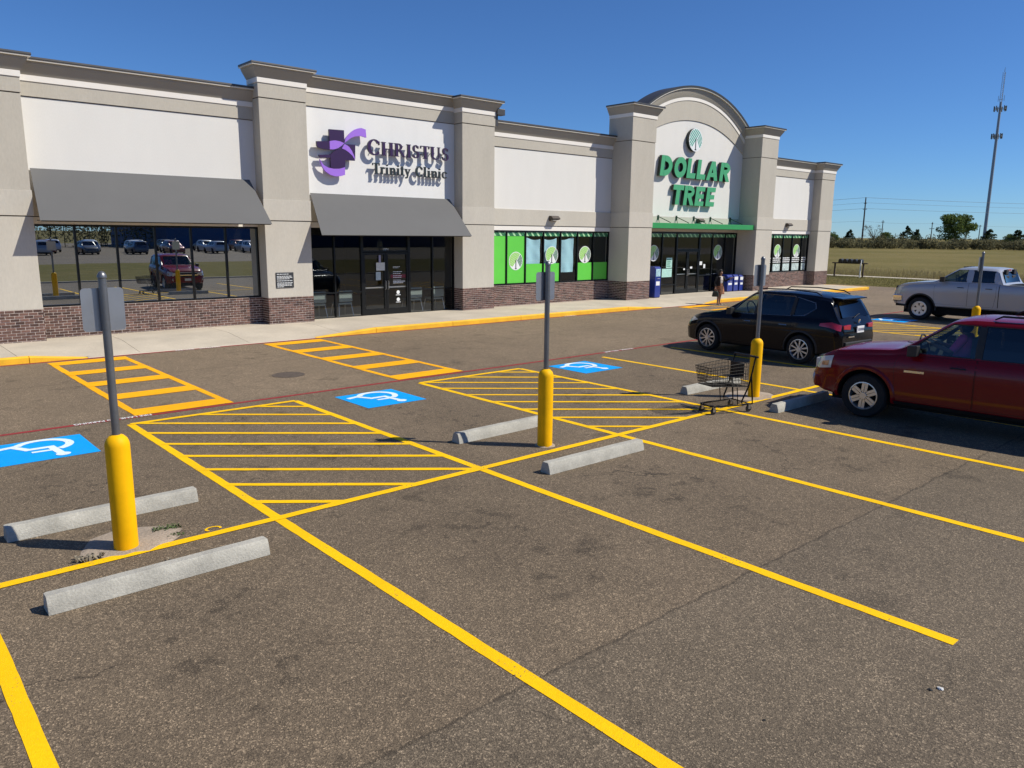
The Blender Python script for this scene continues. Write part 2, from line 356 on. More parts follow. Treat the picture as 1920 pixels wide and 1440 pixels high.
Z1 = 0.004
def line(p, q, w, mat='yellow', name='painted_line', z=Z1):
    p = Vector(p); q = Vector(q); d = (q-p).normalized(); nrm = Vector((-d.y, d.x))*w/2
    m = MB(); k = max(2, int((q-p).length/0.14)); vs_ = []; fs = []
    for i in range(k+1):
        c = p+(q-p)*(i/k); j1 = random.uniform(-.0035, .0035); j2 = random.uniform(-.0035, .0035)
        a = c+nrm*(1+j1/w*2); b = c-nrm*(1+j2/w*2); vs_ += [(a.x, a.y, z), (b.x, b.y, z)]
        if i: fs.append((2*i-2, 2*i-1, 2*i+1, 2*i))
    return m.add(vs_, fs).build(name, mat, lot, world=True)
LW = 0.115
XA, XB, XC, XD, XE = 3.28, 6.045, 8.75, 11.48, 14.23
Y1, YT, Y0 = 7.457, 12.75, 13.22
line((-6, Y1), (14.23+2.75, Y1), LW, z=Z1+0.004)
for x in (0.594, XA, XB, XC, XD, XE, 16.98): line((x, 1.78), (x, Y1-0.0), LW)
for x in (XA, XB, XC, XD, XE, 16.98, 19.72, 22.46, 25.2, 27.94, 33.42): line((x, Y1), (x, YT), LW)
for x in (-4.9, -2.15, 0.594): line((x, Y1), (x, YT), LW) if x < 0.5 else None
for x in (19.72, 22.46, 25.2): line((x, 1.78), (x, Y1), LW)
line((17.0, Y1), (36, Y1), LW, z=Z1+0.004)
for (a, b) in ((XA, XB), (XC, XD), (25.2, 27.94)):
    line((a, YT), (b, YT), LW, z=Z1+0.004)
    for j in range(-6, 3):
        c = 12.83+0.785*j
        x0, x1 = a, b
        ytop, ybot = YT, Y1
        yl = c; yr = c-0.815*(b-a)
        if yl > ytop: x0 = a+(c-ytop)/0.815; yl = ytop
        if yr < ybot: x1 = a+(c-ybot)/0.815; yr = ybot
        if x1-x0 > 0.15: line((x0, yl), (x1, yr), 0.095, name='hatch_line', z=Z1+0.002)
def crosswalk(x0, x1, y0=13.3, y1=19.93, n=5, bar=0.5):
    for x in (x0+0.06, x1-0.06): line((x, y0), (x, y1), 0.13, 'orange', 'crosswalk_rail', Z1)
    for i in range(n):
        y = y0+bar/2+(y1-y0-bar)*i/(n-1)
        line((x0, y), (x1, y), bar, 'orange', 'crosswalk_bar', Z1+0.004)
crosswalk(3.5, 5.14); crosswalk(8.6, 10.28); crosswalk(26.9, 28.7)
line((-6, Y0), (36, Y0), 0.10, 'red', 'fire_lane_line', Z1)
line((-6, 20.13), (45, 20.13), 0.11, 'red', 'fire_lane_line', Z1)
def ground_text(txt, x, y, length, size, rot=0, z=Z1+0.004):
    me = text_mesh(txt, 1.0, offset=0.02)
    xs = [v.co.x for v in me.vertices]; w = max(xs)-min(xs)
    for v in me.vertices: v.co.x = (v.co.x-min(xs))*length/w; v.co.y *= size/0.7
    me.materials.clear(); me.materials.append(MAT['white_paint'])
    o = finish(me, 'fire_lane_lettering', None, recalc=False); o.location = (x, y, z); o.rotation_euler = (0, 0, rot); setpar(o, lot, True); return o
ground_text('FIRE LANE NO PARKING', 3.73, Y0+0.05, 1.14, 0.10, math.pi, Z1+0.006)
ground_text('FIRE LANE', 6.38, 20.075, 0.46, 0.11, 0, Z1+0.006)
ground_text('NO PARKING', 6.98, 20.075, 0.52, 0.11, 0, Z1+0.006)
ground_text('FIRE LANE', 15.35, Y0+0.05, 0.52, 0.10, math.pi, Z1+0.006)
ground_text('NO PARKING', 15.95, Y0+0.05, 0.5, 0.10, math.pi, Z1+0.006)
ground_text('NO PARKING', 20.3, 20.075, 0.6, 0.11, 0, Z1+0.006)
def blue_square(x, y):
    MB().quad((x, y, Z1), (x+1.22, y, Z1), (x+1.22, y+1.2, Z1), (x, y+1.2, Z1)).build('blue_square', 'blue', lot, world=True, recalc=False)
    MAP = lambda s, t: (x+(1-s)*1.22, y+(1-t)*1.2)
    m = MB(); z = Z1+0.004
    def stroke(pts, w):
        for (a, b) in zip(pts[:-1], pts[1:]):
            p, q = Vector(MAP(*a)), Vector(MAP(*b)); d = (q-p).normalized(); e = Vector((-d.y, d.x))*w/2; d = d*w*0.45
            p -= d; q += d
            m.add([(p.x+e.x, p.y+e.y, z), (p.x-e.x, p.y-e.y, z), (q.x-e.x, q.y-e.y, z), (q.x+e.x, q.y+e.y, z)], [(0, 1, 2, 3)])
    stroke([(0.36, 0.74), (0.39, 0.44), (0.62, 0.44), (0.74, 0.21), (0.88, 0.25)], 0.10)
    stroke([(0.38, 0.60), (0.58, 0.59)], 0.075)
    A = arc(0.45, 0.33, 0.265, 118, 335, 16)
    vs_ = []; fs = []
    for i in range(17):
        a = R(118+217*i/16)
        for rr in (0.225, 0.315):
            px, py = MAP(0.45+rr*math.cos(a), 0.33+rr*math.sin(a)); vs_.append((px, py, z))
        if i: fs.append((2*i-2, 2*i-1, 2*i+1, 2*i))
    m.add(vs_, fs)
    hd = [(*MAP(0.345+0.075*math.cos(R(k*24)), 0.85+0.075*math.sin(R(k*24))), z) for k in range(15)]
    m.add(hd, [tuple(range(15))])
    for i, v in enumerate(m.v): m.v[i] = (v[0], v[1], z)
    # overlapping strokes: give every face its own hair-thin level
    out = MB()
    for k, f in enumerate(m.f): out.add([(m.v[i][0], m.v[i][1], z+0.00006*k) for i in f], [tuple(range(len(f)))])
    out.build('wheelchair_symbol', 'symbol', lot, world=True)
for x in (1.31, 6.745, 12.21, 28.74): blue_square(x, 11.4)
# manhole cover in the drive lane
MB().lathe([(0.34, 0.0), (0.34, 0.006), (0.30, 0.006), (0.29, 0.004), (0.0001, 0.004)], 28, (7.1, 15.25, 0), cap=False).build('manhole_cover', M('cast_iron', (0.09, 0.068, 0.052), 0.85, noise=(12, 0.3)), lot, world=True)

# ------------------------------------------------------------------ sidewalk with ramps and painted kerb
def kz(x):
    pts = [(-9, .15), (3.2, .15), (4.4, .012), (10.3, .012), (12.3, .15), (24.0, .15), (26.2, .012), (29.3, .012), (30.5, .15), (60, .15)]
    for (a, za), (b, zb) in zip(pts[:-1], pts[1:]):
        if x <= b: return za+(zb-za)*(x-a)/(b-a)
    return .15
def wz(x, y): 
    t = min(1, max(0, (y-20.36)/1.5)); return kz(x)+(0.15-kz(x))*t
sidewalk = thing('sidewalk', 'x', 'x', (20, 21.5, 0)); del sidewalk['label'], sidewalk['category']; tag(sidewalk, kind='structure')
jts = [-7.0, -3.2, 0.2, 3.0, 5.6, 8.4, 11.2, 14.2, 17.2, 20.2, 23.2, 26.25, 29.3, 32.4, 35.5, 38.6, 41.7, 45.3]
for a, b in zip(jts[:-1], jts[1:]):
    m = MB(); nx = max(4, int((b-a)/0.25)); ny = 10; g = 0.006
    ys = [20.355]+[20.36+1.5*j/6 for j in range(1, 7)]+[22.4, 23.0, 23.6]; vs_ = []; fs = []
    ny = len(ys)-1
    for i in range(nx+1):
        x = a+g+(b-a-2*g)*i/nx
        for y in ys: vs_.append((x, y, wz(x, y)))
    for i in range(nx):
        for j in range(ny): k = i*(ny+1)+j; fs.append((k, k+ny+1, k+ny+2, k+1))
    base = len(vs_)
    for i in (0, nx):
        pass
    m.add(vs_, fs)
    # skirt down at the joints
    for i in (0, nx):
        x = vs_[i*(ny+1)][0]
        for j in range(ny): m.quad((x, ys[j], vs_[i*(ny+1)+j][2]), (x, ys[j+1], vs_[i*(ny+1)+j+1][2]), (x, ys[j+1], -.05), (x, ys[j], -.05))
    m.build('paving_slab', 'concrete', sidewalk, world=True, smooth=30)
kj = [-7.0, -3.2, 0.2, 3.2, 4.4, 7.3, 10.3, 12.3, 15.2, 18.2, 21.2, 24.0, 26.2, 29.3, 30.5, 33.5, 36.5, 39.5, 42.4, 45.3]
for a, b in zip(kj[:-1], kj[1:]):
    flat = kz((a+b)/2) < 0.02
    g = 0.007; m = MB(); x0, x1 = a+g, b-g
    pr = lambda x: [(20.20, -0.03), (20.205, kz(x)-0.022), (20.222, kz(x)-0.004), (20.245, kz(x)+0.003), (20.352, kz(x)+0.003), (20.352, -0.03)]
    P0 = [(x0, y, z) for y, z in pr(x0)]; P1 = [(x1, y, z) for y, z in pr(x1)]; n = len(P0)
    m.add(P0+P1, [tuple(range(n)), tuple(range(2*n-1, n-1, -1))]+[(i, i+n, (i+1) % n+n, (i+1) % n) for i in range(n)])
    m.build('kerb', 'concrete' if flat else 'kerb_yellow', sidewalk, world=True, smooth=35)
# end of the walk: kerb return
MB().box(45.31, 45.45, 20.20, 24.5, -.03, .153).build('kerb', 'kerb_yellow', sidewalk, world=True, bevel=.015)

# ------------------------------------------------------------------ the store building
YW, YP, YQ, YG = 23.4, 22.91, 22.31, 23.47
ZK, ZC, ZB = 0.97, 3.31, 3.95
bld = thing('store_building', 'long beige strip mall building with brick base, pilasters and arched centre gable', 'building', (24.8, 23.4, 0.0))
def part(m, name, mat, parent=None, **k): return m.build(name, mat, parent or bld, world=True, **k)

BR_L, BR_H, JT = 0.190, 0.0575, 0.016
brick_mesh = None
brick_n = [0]
brick_rest = MB()
def brickwork(u0, u1, z0, z1, place, dirv, base_name, single):
    """running bond. place(u)->(x,y) of the outer face; dirv = unit face direction; single=True gives each brick its own object"""
    global brick_mesh
    n = Vector((dirv[1], -dirv[0]))          # outward normal
    _e = 0.012 if dirv[0] else 0.0; p0, p1 = Vector(place(u0+_e)), Vector(place(u1-_e-(0.0 if dirv[0] else 0.045)))
    back = -n*0.05
    m = MB(); a, b = p0-n*0.008, p1-n*0.008; c, d = b+back*1.6, a+back*1.6
    m.xy([(a.x, a.y), (b.x, b.y), (c.x, c.y), (d.x, d.y)], z0, z1)
    wall = part(m, base_name, 'mortar')
    rows = int(round((z1-z0)/(BR_H+JT)))
    hh = (z1-z0)/rows
    for r in range(rows):
        u = u0 - (BR_L+JT)*(0.5 if r % 2 else 0)
        while u < u1-0.008:
            ua, ub = max(u, u0), min(u+BR_L, u1); u += BR_L+JT
            if ub-ua < 0.012: continue
            zc = z0+hh*r+JT/2; out = random.uniform(-0.002, 0.0025)
            pa, pb = Vector(place(ua))+n*out, Vector(place(ub))+n*out
            q = [pa, pb, pb+back, pa+back]
            bx = [(k.x, k.y, zc) for k in q]+[(k.x, k.y, zc+hh-JT) for k in q]
            fs = [(0, 1, 5, 4), (1, 2, 6, 5), (3, 0, 4, 7), (4, 5, 6, 7), (3, 2, 1, 0)]
            if single and ub-ua > BR_L*0.9 and brick_n[0] < 300:
                if brick_mesh is None:
                    brick_mesh = MB().add([(x, y, z) for z in (0, hh-JT) for x, y in ((-BR_L/2, 0), (BR_L/2, 0), (BR_L/2, 0.05), (-BR_L/2, 0.05))],
                        [(0, 1, 5, 4), (1, 2, 6, 5), (3, 0, 4, 7), (4, 5, 6, 7), (3, 2, 1, 0)]).mesh('brick'); brick_mesh.materials.append(MAT['brick'])
                o = bpy.data.objects.new('brick', brick_mesh); COL.objects.link(o)
                c = (pa+pb)/2; o.location = (c.x, c.y, zc); o.rotation_euler = (0, 0, math.atan2(dirv[1], dirv[0])); setpar(o, wall, True); brick_n[0] += 1
            else: brick_rest.add(bx, fs)
    return wall

def ringloft(m, xl, xr, yf, yb, prof, left=True, right=True, mat=None):
    """prof (out, z): rectangle rings that grow outwards on front and, if asked, on the sides"""
    vs_ = []
    for o, z in prof:
        a = xl-(o if left else 0); b = xr+(o if right else 0); f = yf-o
        vs_ += [(a, yb, z), (a, f, z), (b, f, z), (b, yb, z)]
    fs = []
    for i in range(len(prof)-1):
        for j in range(4): k = i*4; fs.append((k+j, k+(j+1) % 4, k+4+(j+1) % 4, k+4+j))
    fs += [(3, 2, 1, 0), tuple(len(vs_)-4+j for j in range(4))]
    m.add(vs_, fs, mat)
def cornice(name, xl, xr, yf, yb, zs, ztop, left, right, parent=None):
    h = ztop-zs
    m = MB(); ringloft(m, xl, xr, yf, yb, [(0.02, zs), (0.04, zs+.003), (0.05, zs+.02), (0.185, zs+h*.62), (0.192, zs+h*.70), (0.192, zs+h*.76)], left, right)
    co = part(m, name, 'stucco_shade', parent)
    m = MB(); ringloft(m, xl, xr, yf, yb, [(0.15, zs+h*.761), (0.252, zs+h*.762), (0.256, zs+h*.83), (0.256, zs+h*.845)], left, right)
    part(m, 'cap_edge', 'cap_light', co)
    m = MB(); ringloft(m, xl, xr, yf, yb, [(0.23, zs+h*.846), (0.266, zs+h*.847), (0.27, zs+h*.90), (0.266, zs+h), (0.2, zs+h+.012)], left, right)
    part(m, 'cap', 'cap', co)
    return co

def pilaster(xl, xr, yf, zA, zs, ztop, single=False):
    yb = 23.62
    p = MB(); p.box(xl, xr, yf, yb, ZK, ZC-0.012); root = part(p, 'pilaster', 'stucco_lo', bevel=.008)
    part(MB().box(xl+.012, xr-.012, yf+.014, yb, ZC-.012, ZC+.012), 'joint', 'reveal', root)
    part(MB().box(xl-.02, xr+.02, yf-.022, yb, ZC+.012, ZB), 'band', 'stucco_lo', root, bevel=.008)
    part(MB().box(xl, xr, yf, yb, ZB+.001, zA-.013), 'shaft', 'stucco', root, bevel=.006)
    part(MB().box(xl+.012, xr-.012, yf+.014, yb, zA-.013, zA+.013), 'joint', 'reveal', root)
    part(MB().box(xl-.015, xr+.015, yf-.02, yb, zA+.013, zs), 'band', 'stucco', root, bevel=.006)
    part(MB().box(xl-.035, xr+.035, yf-.042, yb, zs+.001, zs+.145), 'trim', 'trim', root, bevel=.006)
    cornice('cornice', xl, xr, yf, yb, zs+.146, ztop, True, True, root)
    brickwork(xl-.004, xr+.004, 0.10, ZK, lambda u: (u, yf-.006), (1, 0), 'brick_base', single)
    brickwork(yf-.006, yb, 0.10, ZK, lambda u: (xl-.006, -u+yf-.006+yb), (0, -1), 'brick_base', False)
    return root
pils = [(2.5, 4.06, YP, 6.26, 6.63, 7.19), (10.13, 11.646, YP, 6.87, 7.285, 7.82), (17.70, 19.215, YP, 6.87, 7.25, 7.78),
        (26.333, 27.90, YQ, 6.945, 7.915, 8.45), (36.46, 38.0, YQ, 6.945, 7.915, 8.46), (44.08, 45.62, YP, 6.26, 6.64, 7.22), (-5.2, -3.65, YP, 6.26, 6.63, 7.19)]
for i, p in enumerate(pils): pilaster(*p, single=(i in (0, 1)))

def bay_wall(xl, xr, zA, zs, ztop, panel='panel', win=True, lo=0.0, single=False, base=True):
    yb = 23.75
    w = part(MB().box(xl, xr, YW, yb, ZB, zA-.012), 'wall_panel', panel)
    part(MB().box(xl, xr, YW-.03, yb, ZC+.012, ZB-.001), 'band', 'stucco_lo', w, bevel=.006)
    part(MB().box(xl, xr, YW+.012, yb, ZC-.012, ZC+.012), 'joint', 'reveal', w)
    part(MB().box(xl, xr, YW-.002, yb, 3.125, ZC-.012), 'trim', 'trim', w)
    part(MB().box(xl, xr, YW+.012, yb, zA-.012, zA+.012), 'joint', 'reveal', w)
    part(MB().box(xl, xr, YW-.03, yb, zA+.012, zs), 'band', 'stucco', w)
    part(MB().box(xl, xr, YW-.05, yb, zs+.001, zs+.145), 'trim', 'trim', w)
    cornice('cornice', xl, xr, YW, yb, zs+.146, ztop, False, False, w)
    if base:
        brickwork(xl, xr, 0.10, ZK, lambda u: (u, YW-.03), (1, 0), 'brick_base', single)
        part(MB().box(xl, xr, YW-.02, yb, ZK-.03, ZK), 'sill', 'mortar', w)
    return w
b1 = bay_wall(4.06, 10.13, 6.26, 6.63, 7.19, single=True)
b2 = bay_wall(11.646, 17.70, 6.87, 7.285, 7.80, 'panel_white', base=False)
b3 = bay_wall(19.215, 26.333, 6.25, 6.625, 7.19)
b4 = bay_wall(38.0, 44.08, 6.25, 6.64, 7.20)
b0 = bay_wall(-3.65, 2.5, 6.26, 6.63, 7.19)
tag(part(brick_rest, 'brick', 'brick'), kind='stuff')
# main box behind the front
part(MB().box(-5.0, 45.5, 23.80, 52, 3.2, 6.7), 'roof_block', 'stucco')
part(MB().box(45.45, 45.6, 23.6, 52, 0.1, 6.72), 'side_wall', 'stucco')
part(MB().box(-5.2, -5.05, 23.6, 52, 0.1, 6.72), 'side_wall', 'stucco')
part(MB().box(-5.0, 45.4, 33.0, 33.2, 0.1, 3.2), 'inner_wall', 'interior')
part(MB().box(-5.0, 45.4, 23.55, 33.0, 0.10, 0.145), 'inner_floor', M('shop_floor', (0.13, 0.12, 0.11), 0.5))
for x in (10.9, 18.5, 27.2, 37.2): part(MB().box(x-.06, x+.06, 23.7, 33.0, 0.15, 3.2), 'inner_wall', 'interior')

# arched gable between the two tall pilasters
CX = 32.18
def arch_poly(r, cz, x0, x1, zb, n=40):
    a0 = math.acos((x1-CX)/r); a1 = math.acos((x0-CX)/r)
    return [(x1, zb)]+[(CX+r*math.cos(a0+(a1-a0)*i/n), cz+r*math.sin(a0+(a1-a0)*i/n)) for i in range(n+1)]+[(x0, zb)]
gw = part(MB().xz(arch_poly(7.79, 0.584, 27.9, 36.46, 3.86), YW, 23.75), 'gable_panel', 'panel')
part(MB().box(27.9, 36.46, YW-.03, 23.75, 3.16, 3.855), 'band', 'stucco_lo', gw)
def arc_band(prof, name, mat, cz, parent):
    """sweep closed profile (r, y) along the arch"""
    m = MB(); n = 48; vs_ = []; k = len(prof); fs = []
    for i in range(n+1):
        for r, y in prof:
            a1 = math.acos(min(1, 4.30/r)); a = a1+(math.pi-2*a1)*i/n
            vs_.append((CX+r*math.cos(a), y, cz+r*math.sin(a)))
    for i in range(n):
        for j in range(k): fs.append((i*k+j, i*k+(j+1) % k, (i+1)*k+(j+1) % k, (i+1)*k+j))
    fs += [tuple(range(k)), tuple(n*k+j for j in range(k-1, -1, -1))]
    m.add(vs_, fs); return part(m, name, mat, parent, smooth=35)
AZ = 2.89
# tan field between the panel arc and the trim arc
m = MB(); n = 48; vs_ = []
for i in range(n+1):
    x = 27.9+(36.46-27.9)*i/n
    zi = 0.584+math.sqrt(7.79**2-(x-CX)**2)+0.015; zo = AZ+math.sqrt(6.405**2-(x-CX)**2)
    vs_ += [(x, YW-.035, zi), (x, YW-.035, zo), (x, 23.75, zo), (x, 23.75, zi)]
fs = []
for i in range(n):
    for j in range(4): fs.append((4*i+j, 4*i+(j+1) % 4, 4*i+4+(j+1) % 4, 4*i+4+j))
fs += [(0, 1, 2, 3), (4*n+3, 4*n+2, 4*n+1, 4*n)]
m.add(vs_, fs); part(m, 'gable_field', 'stucco', gw, smooth=35)
arc_band([(6.40, YW-.06), (6.55, YW-.06), (6.55, 23.9), (6.40, 23.9)], 'trim', 'trim', AZ, gw)
arc_band([(6.551, YW-.07), (6.58, YW-.08), (6.83, YW-.215), (6.90, YW-.22), (6.90, 23.95), (6.551, 23.95)], 'cornice', 'stucco_shade', AZ, gw)
arc_band([(6.901, YW-.28), (6.945, YW-.285), (6.945, 24.0), (6.901, 24.0)], 'cap_edge', 'cap_light', AZ, gw)
arc_band([(6.946, YW-.30), (7.03, YW-.31), (7.04, YW-.2), (7.04, 24.02), (6.946, 24.02)], 'cap', 'cap', AZ, gw)
part(MB().xz(arch_poly(6.9, AZ, 27.9, 36.46, 6.0), 23.955, 24.0), 'gable_back', 'stucco', gw)

# ------------------------------------------------------------------ windows
def window(parent_wall, mull, z0, z1, mat, rails=(), name='window', y=YG, fw=0.05):
    """mull: x positions of the mullions incl. ends; rails: (i, z) horizontal bars in bay i. One frame, one pane per light"""
    fr = MB(); e = 0.0
    for x in mull: fr.box(x-fw/2, x+fw/2, y-.05, y+.06, z0, z1)
    for i in range(len(mull)-1):
        a, b = mull[i]+fw/2, mull[i+1]-fw/2
        fr.box(a, b, y-.048, y+.058, z0, z0+.05); fr.box(a, b, y-.048, y+.058, z1-.05, z1)
        for (k, zr) in rails:
            if k == i: fr.box(a, b, y-.046, y+.056, zr-.022, zr+.022)
    win = part(fr, name, 'frame', bld)
    panes = []
    for i in range(len(mull)-1):
        a, b = mull[i]+fw/2, mull[i+1]-fw/2
        cuts = [z0+.05]+sorted(zr for (k, zr) in rails if k == i)+[z1-.05]
        for j in range(len(cuts)-1):
            lo = cuts[j]+(.022 if j else 0); hi = cuts[j+1]-(.022 if j < len(cuts)-2 else 0)
            dy = random.uniform(-.0012, .0012)
            q = MB().add([(a, y+dy, lo), (b, y-dy, lo), (b, y-dy, hi), (a, y+dy, hi)], [(0, 1, 2, 3)])
            panes.append(part(q, 'pane', mat, win, recalc=False))
    return win, panes
w1, pn1 = window(b1, [4.09, 5.07, 6.09, 7.10, 8.10, 9.12, 10.10], ZK, 3.12, 'glass_mirror')
w0, pn0 = window(b0, [-3.62, -2.6, -1.6, -0.6, 0.4, 1.4, 2.47], ZK, 3.12, 'glass_mirror')
w2, pn2 = window(b2, [11.68, 12.725, 13.745], 0.12, 3.12, 'glass_dark', rails=((0, .985), (1, .985)))
w2b, pn2b = window(b2, [15.70, 16.71, 17.67], 0.12, 3.12, 'glass_dark', rails=((0, .975), (1, .975)))
w2c, pn2c = window(b2, [13.80, 15.645], 2.33, 3.12, 'glass_dark')
w3, pn3 = window(b3, [19.28, 20.31, 21.32, 22.325, 23.315, 24.335, 25.32, 26.30], ZK, 3.12, 'glass_dark')
w4, pn4 = window(b4, [40.0-1.93, 39.1, 40.15, 41.22, 42.23, 43.31, 44.05], ZK, 3.12, 'glass_dark')
w5, pn5 = window(gw, [27.95, 29.05, 30.17, 31.28], 0.12, 3.13, 'glass_dark', rails=((2, .62),))
w5b, pn5b = window(gw, [33.2, 34.3, 35.42, 36.43], 0.12, 3.13, 'glass_dark', rails=((0, 1.0),))
w5c, pn5c = window(gw, [31.33, 33.15], 2.28, 3.13, 'glass_dark')
def door(x0, x1, z0, z1, hinge, name='door', y=YG):
    fr = MB(); s = 0.075
    fr.box(x0, x0+s, y-.035, y+.035, z0, z1); fr.box(x1-s, x1, y-.035, y+.035, z0, z1)
    fr.box(x0+s, x1-s, y-.033, y+.033, z1-s, z1); fr.box(x0+s, x1-s, y-.033, y+.033, z0, z0+.24)
    d = part(fr, name, 'frame', bld)
    part(MB().add([(x0+s, y, z0+.24), (x1-s, y, z0+.24), (x1-s, y, z1-s), (x0+s, y, z1-s)], [(0, 1, 2, 3)]), 'pane', 'glass_dark', d, recalc=False)
    xh = x1-.05 if hinge == 'L' else x0+.05
    hm = MB(); hm.tube([(xh, y-.035, 1.02), (xh, y-.10, 1.04), (xh, y-.10, 1.32), (xh, y-.035, 1.34)], .011, 6); part(hm, 'handle', 'steel', d, smooth=50)
    hm = MB(); hm.box(x0+s, x1-s, y+.02, y+.05, 1.075, 1.12); part(hm, 'push_bar', 'steel', d)
    return d
MAT['steel'] = M('brushed_steel', (0.55, 0.53, 0.50), 0.35, 0.9)
dA = door(13.80, 14.715, 0.12, 2.31, 'L'); dB = door(14.73, 15.645, 0.12, 2.31, 'R')
dC = door(31.33, 32.23, 0.12, 2.26, 'L'); dD = door(32.25, 33.15, 0.12, 2.26, 'R')
for x in (13.772, 15.672): part(MB().box(x-.027, x+.027, YG-.052, YG+.06, .12, 3.12), 'door_jamb', 'frame')
for x in (31.305, 33.175): part(MB().box(x-.024, x+.024, YG-.052, YG+.06, .12, 3.13), 'door_jamb', 'frame')

# awnings: sloping cloth on a tube frame, open ends
def awning(xl, xr, zt, zb, dl, dr_, yb=22.30):
    m = MB(); n = 24; vs_ = []; fs = []
    for i in range(n+1):
        for j in range(9):
            t = j/8; a_ = xl+dl*(1-t); b_ = xr-dr_*(1-t); x = a_+(b_-a_)*i/n; y = YW-.03+(yb-YW+.03)*t; z = zt+(zb-zt)*t-0.002*math.sin(math.pi*t)
            vs_.append((x, y, z))
    for i in range(n):
        for j in range(8): k = i*9+j; fs.append((k, k+9, k+10, k+1))
    m.add(vs_, fs)
    a = m.build('awning', 'awning', bld, world=True)
    s = a.modifiers.new('cloth', 'SOLIDIFY'); s.thickness = 0.012; s.offset = -1
    f = MB(); 
    for i in range(6):
        x = xl+.05+(xr-xl-.1)*i/5; x2 = xl+dl+.04+(xr-xl-dl-dr_-.08)*i/5
        f.tube([(x2, YW-.05, zb+.02), (x, yb+.05, zb+.0), (x2, YW-.05, zt-.05)], .014, 6)
    f.tube([(xl+.03, yb+.035, zb-.005), (xr-.03, yb+.035, zb-.005)], .016, 6)
    part(f, 'awning_frame', 'frame', a)
    return a
awning(4.085, 10.09, 4.51, 3.20, .09, .17); awning(11.70, 17.65, 4.205, 2.89, .20, .20)

# green entrance canopy with tie rods
MAT['green'] = M('green_metal', (0.035, 0.30, 0.085), 0.4, noise=(1, 0.05))
MAT['dkgreen'] = M('dark_green_steel', (0.012, 0.05, 0.02), 0.5)
cn = part(MB().box(27.93, 36.42, 22.42, YW-.031, 3.30, 3.545), 'canopy', 'green', bevel=.01)
part(MB().box(27.95, 36.40, 22.45, YW-.04, 3.285, 3.30), 'soffit', M('soffit_metal', (0.28, 0.25, 0.22), 0.6), cn)
for x in (29.65, 31.05, 32.45, 33.85, 35.6):
    f = MB(); f.tube([(x, YW-.04, 3.86), (x, 22.62, 3.57)], .018, 6); f.tube([(x, YW-.04, 3.84), (x, YW-.12, 3.55)], .014, 6)
    f.box(x-.05, x+.05, YW-.06, YW-.031, 3.72, 3.92); part(f, 'tie_rod', 'dkgreen', cn)

# wall lights, roof scupper
MAT['bronze'] = M('bronze_metal', (0.075, 0.06, 0.05), 0.5, 0.3)
def wall_light(x, z):
    m = MB(); m.yz([(YW-.03, z+.11), (YW-.15, z+.11), (YW-.26, z+.02), (YW-.26, z-.03), (YW-.03, z-.10)], x-.22, x+.22)
    o = part(m, 'wall_light', 'bronze', bevel=.01)
    part(MB().box(x-.18, x+.18, YW-.25, YW-.06, z-.078, z-.065), 'lens', 'trim', o); return o
wall_light(22.75, 3.62); wall_light(41.4, 3.62); wall_light(32.9, 3.70)
m = MB(); m.box(19.25, 19.62, YP-.12, YP+.15, 7.30, 7.52); m.box(19.26, 19.38, YP+.0, YP+.12, 6.9, 7.30); part(m, 'scupper', 'cap', bevel=.01)
# ------------------------------------------------------------------ lettering
def ab(cx, cz, rx, rz, w, a0, a1, n=18, wv=None):
    """band along an ellipse, as quads; wv(a) scales the width"""
    out = []
    P = []
    for i in range(n+1):
        a = R(a0+(a1-a0)*i/n); k = w*(wv(a) if wv else 1)
        c, s = math.cos(a), math.sin(a)
        P.append(((cx+rx*c, cz+rz*s), (cx+(rx-k)*c, cz+(rz-k)*s)))
    for p, q in zip(P[:-1], P[1:]): out.append([p[0], q[0], q[1], p[1]])
    return out
def rc(x0, x1, z0, z1): return [[(x0, z0), (x1, z0), (x1, z1), (x0, z1)]]
thick = lambda a: 0.35+0.65*abs(math.cos(a))
def stem(x, w=.205, z0=0, z1=1, top=True, bot=True, e=.07):
    g = rc(x, x+w, z0+(.05 if bot else 0), z1-(.05 if top else 0))
    if bot: g += rc(x-e, x+w+e, z0, z0+.05)
    if top: g += rc(x-e, x+w+e, z1-.05, z1)
    return g
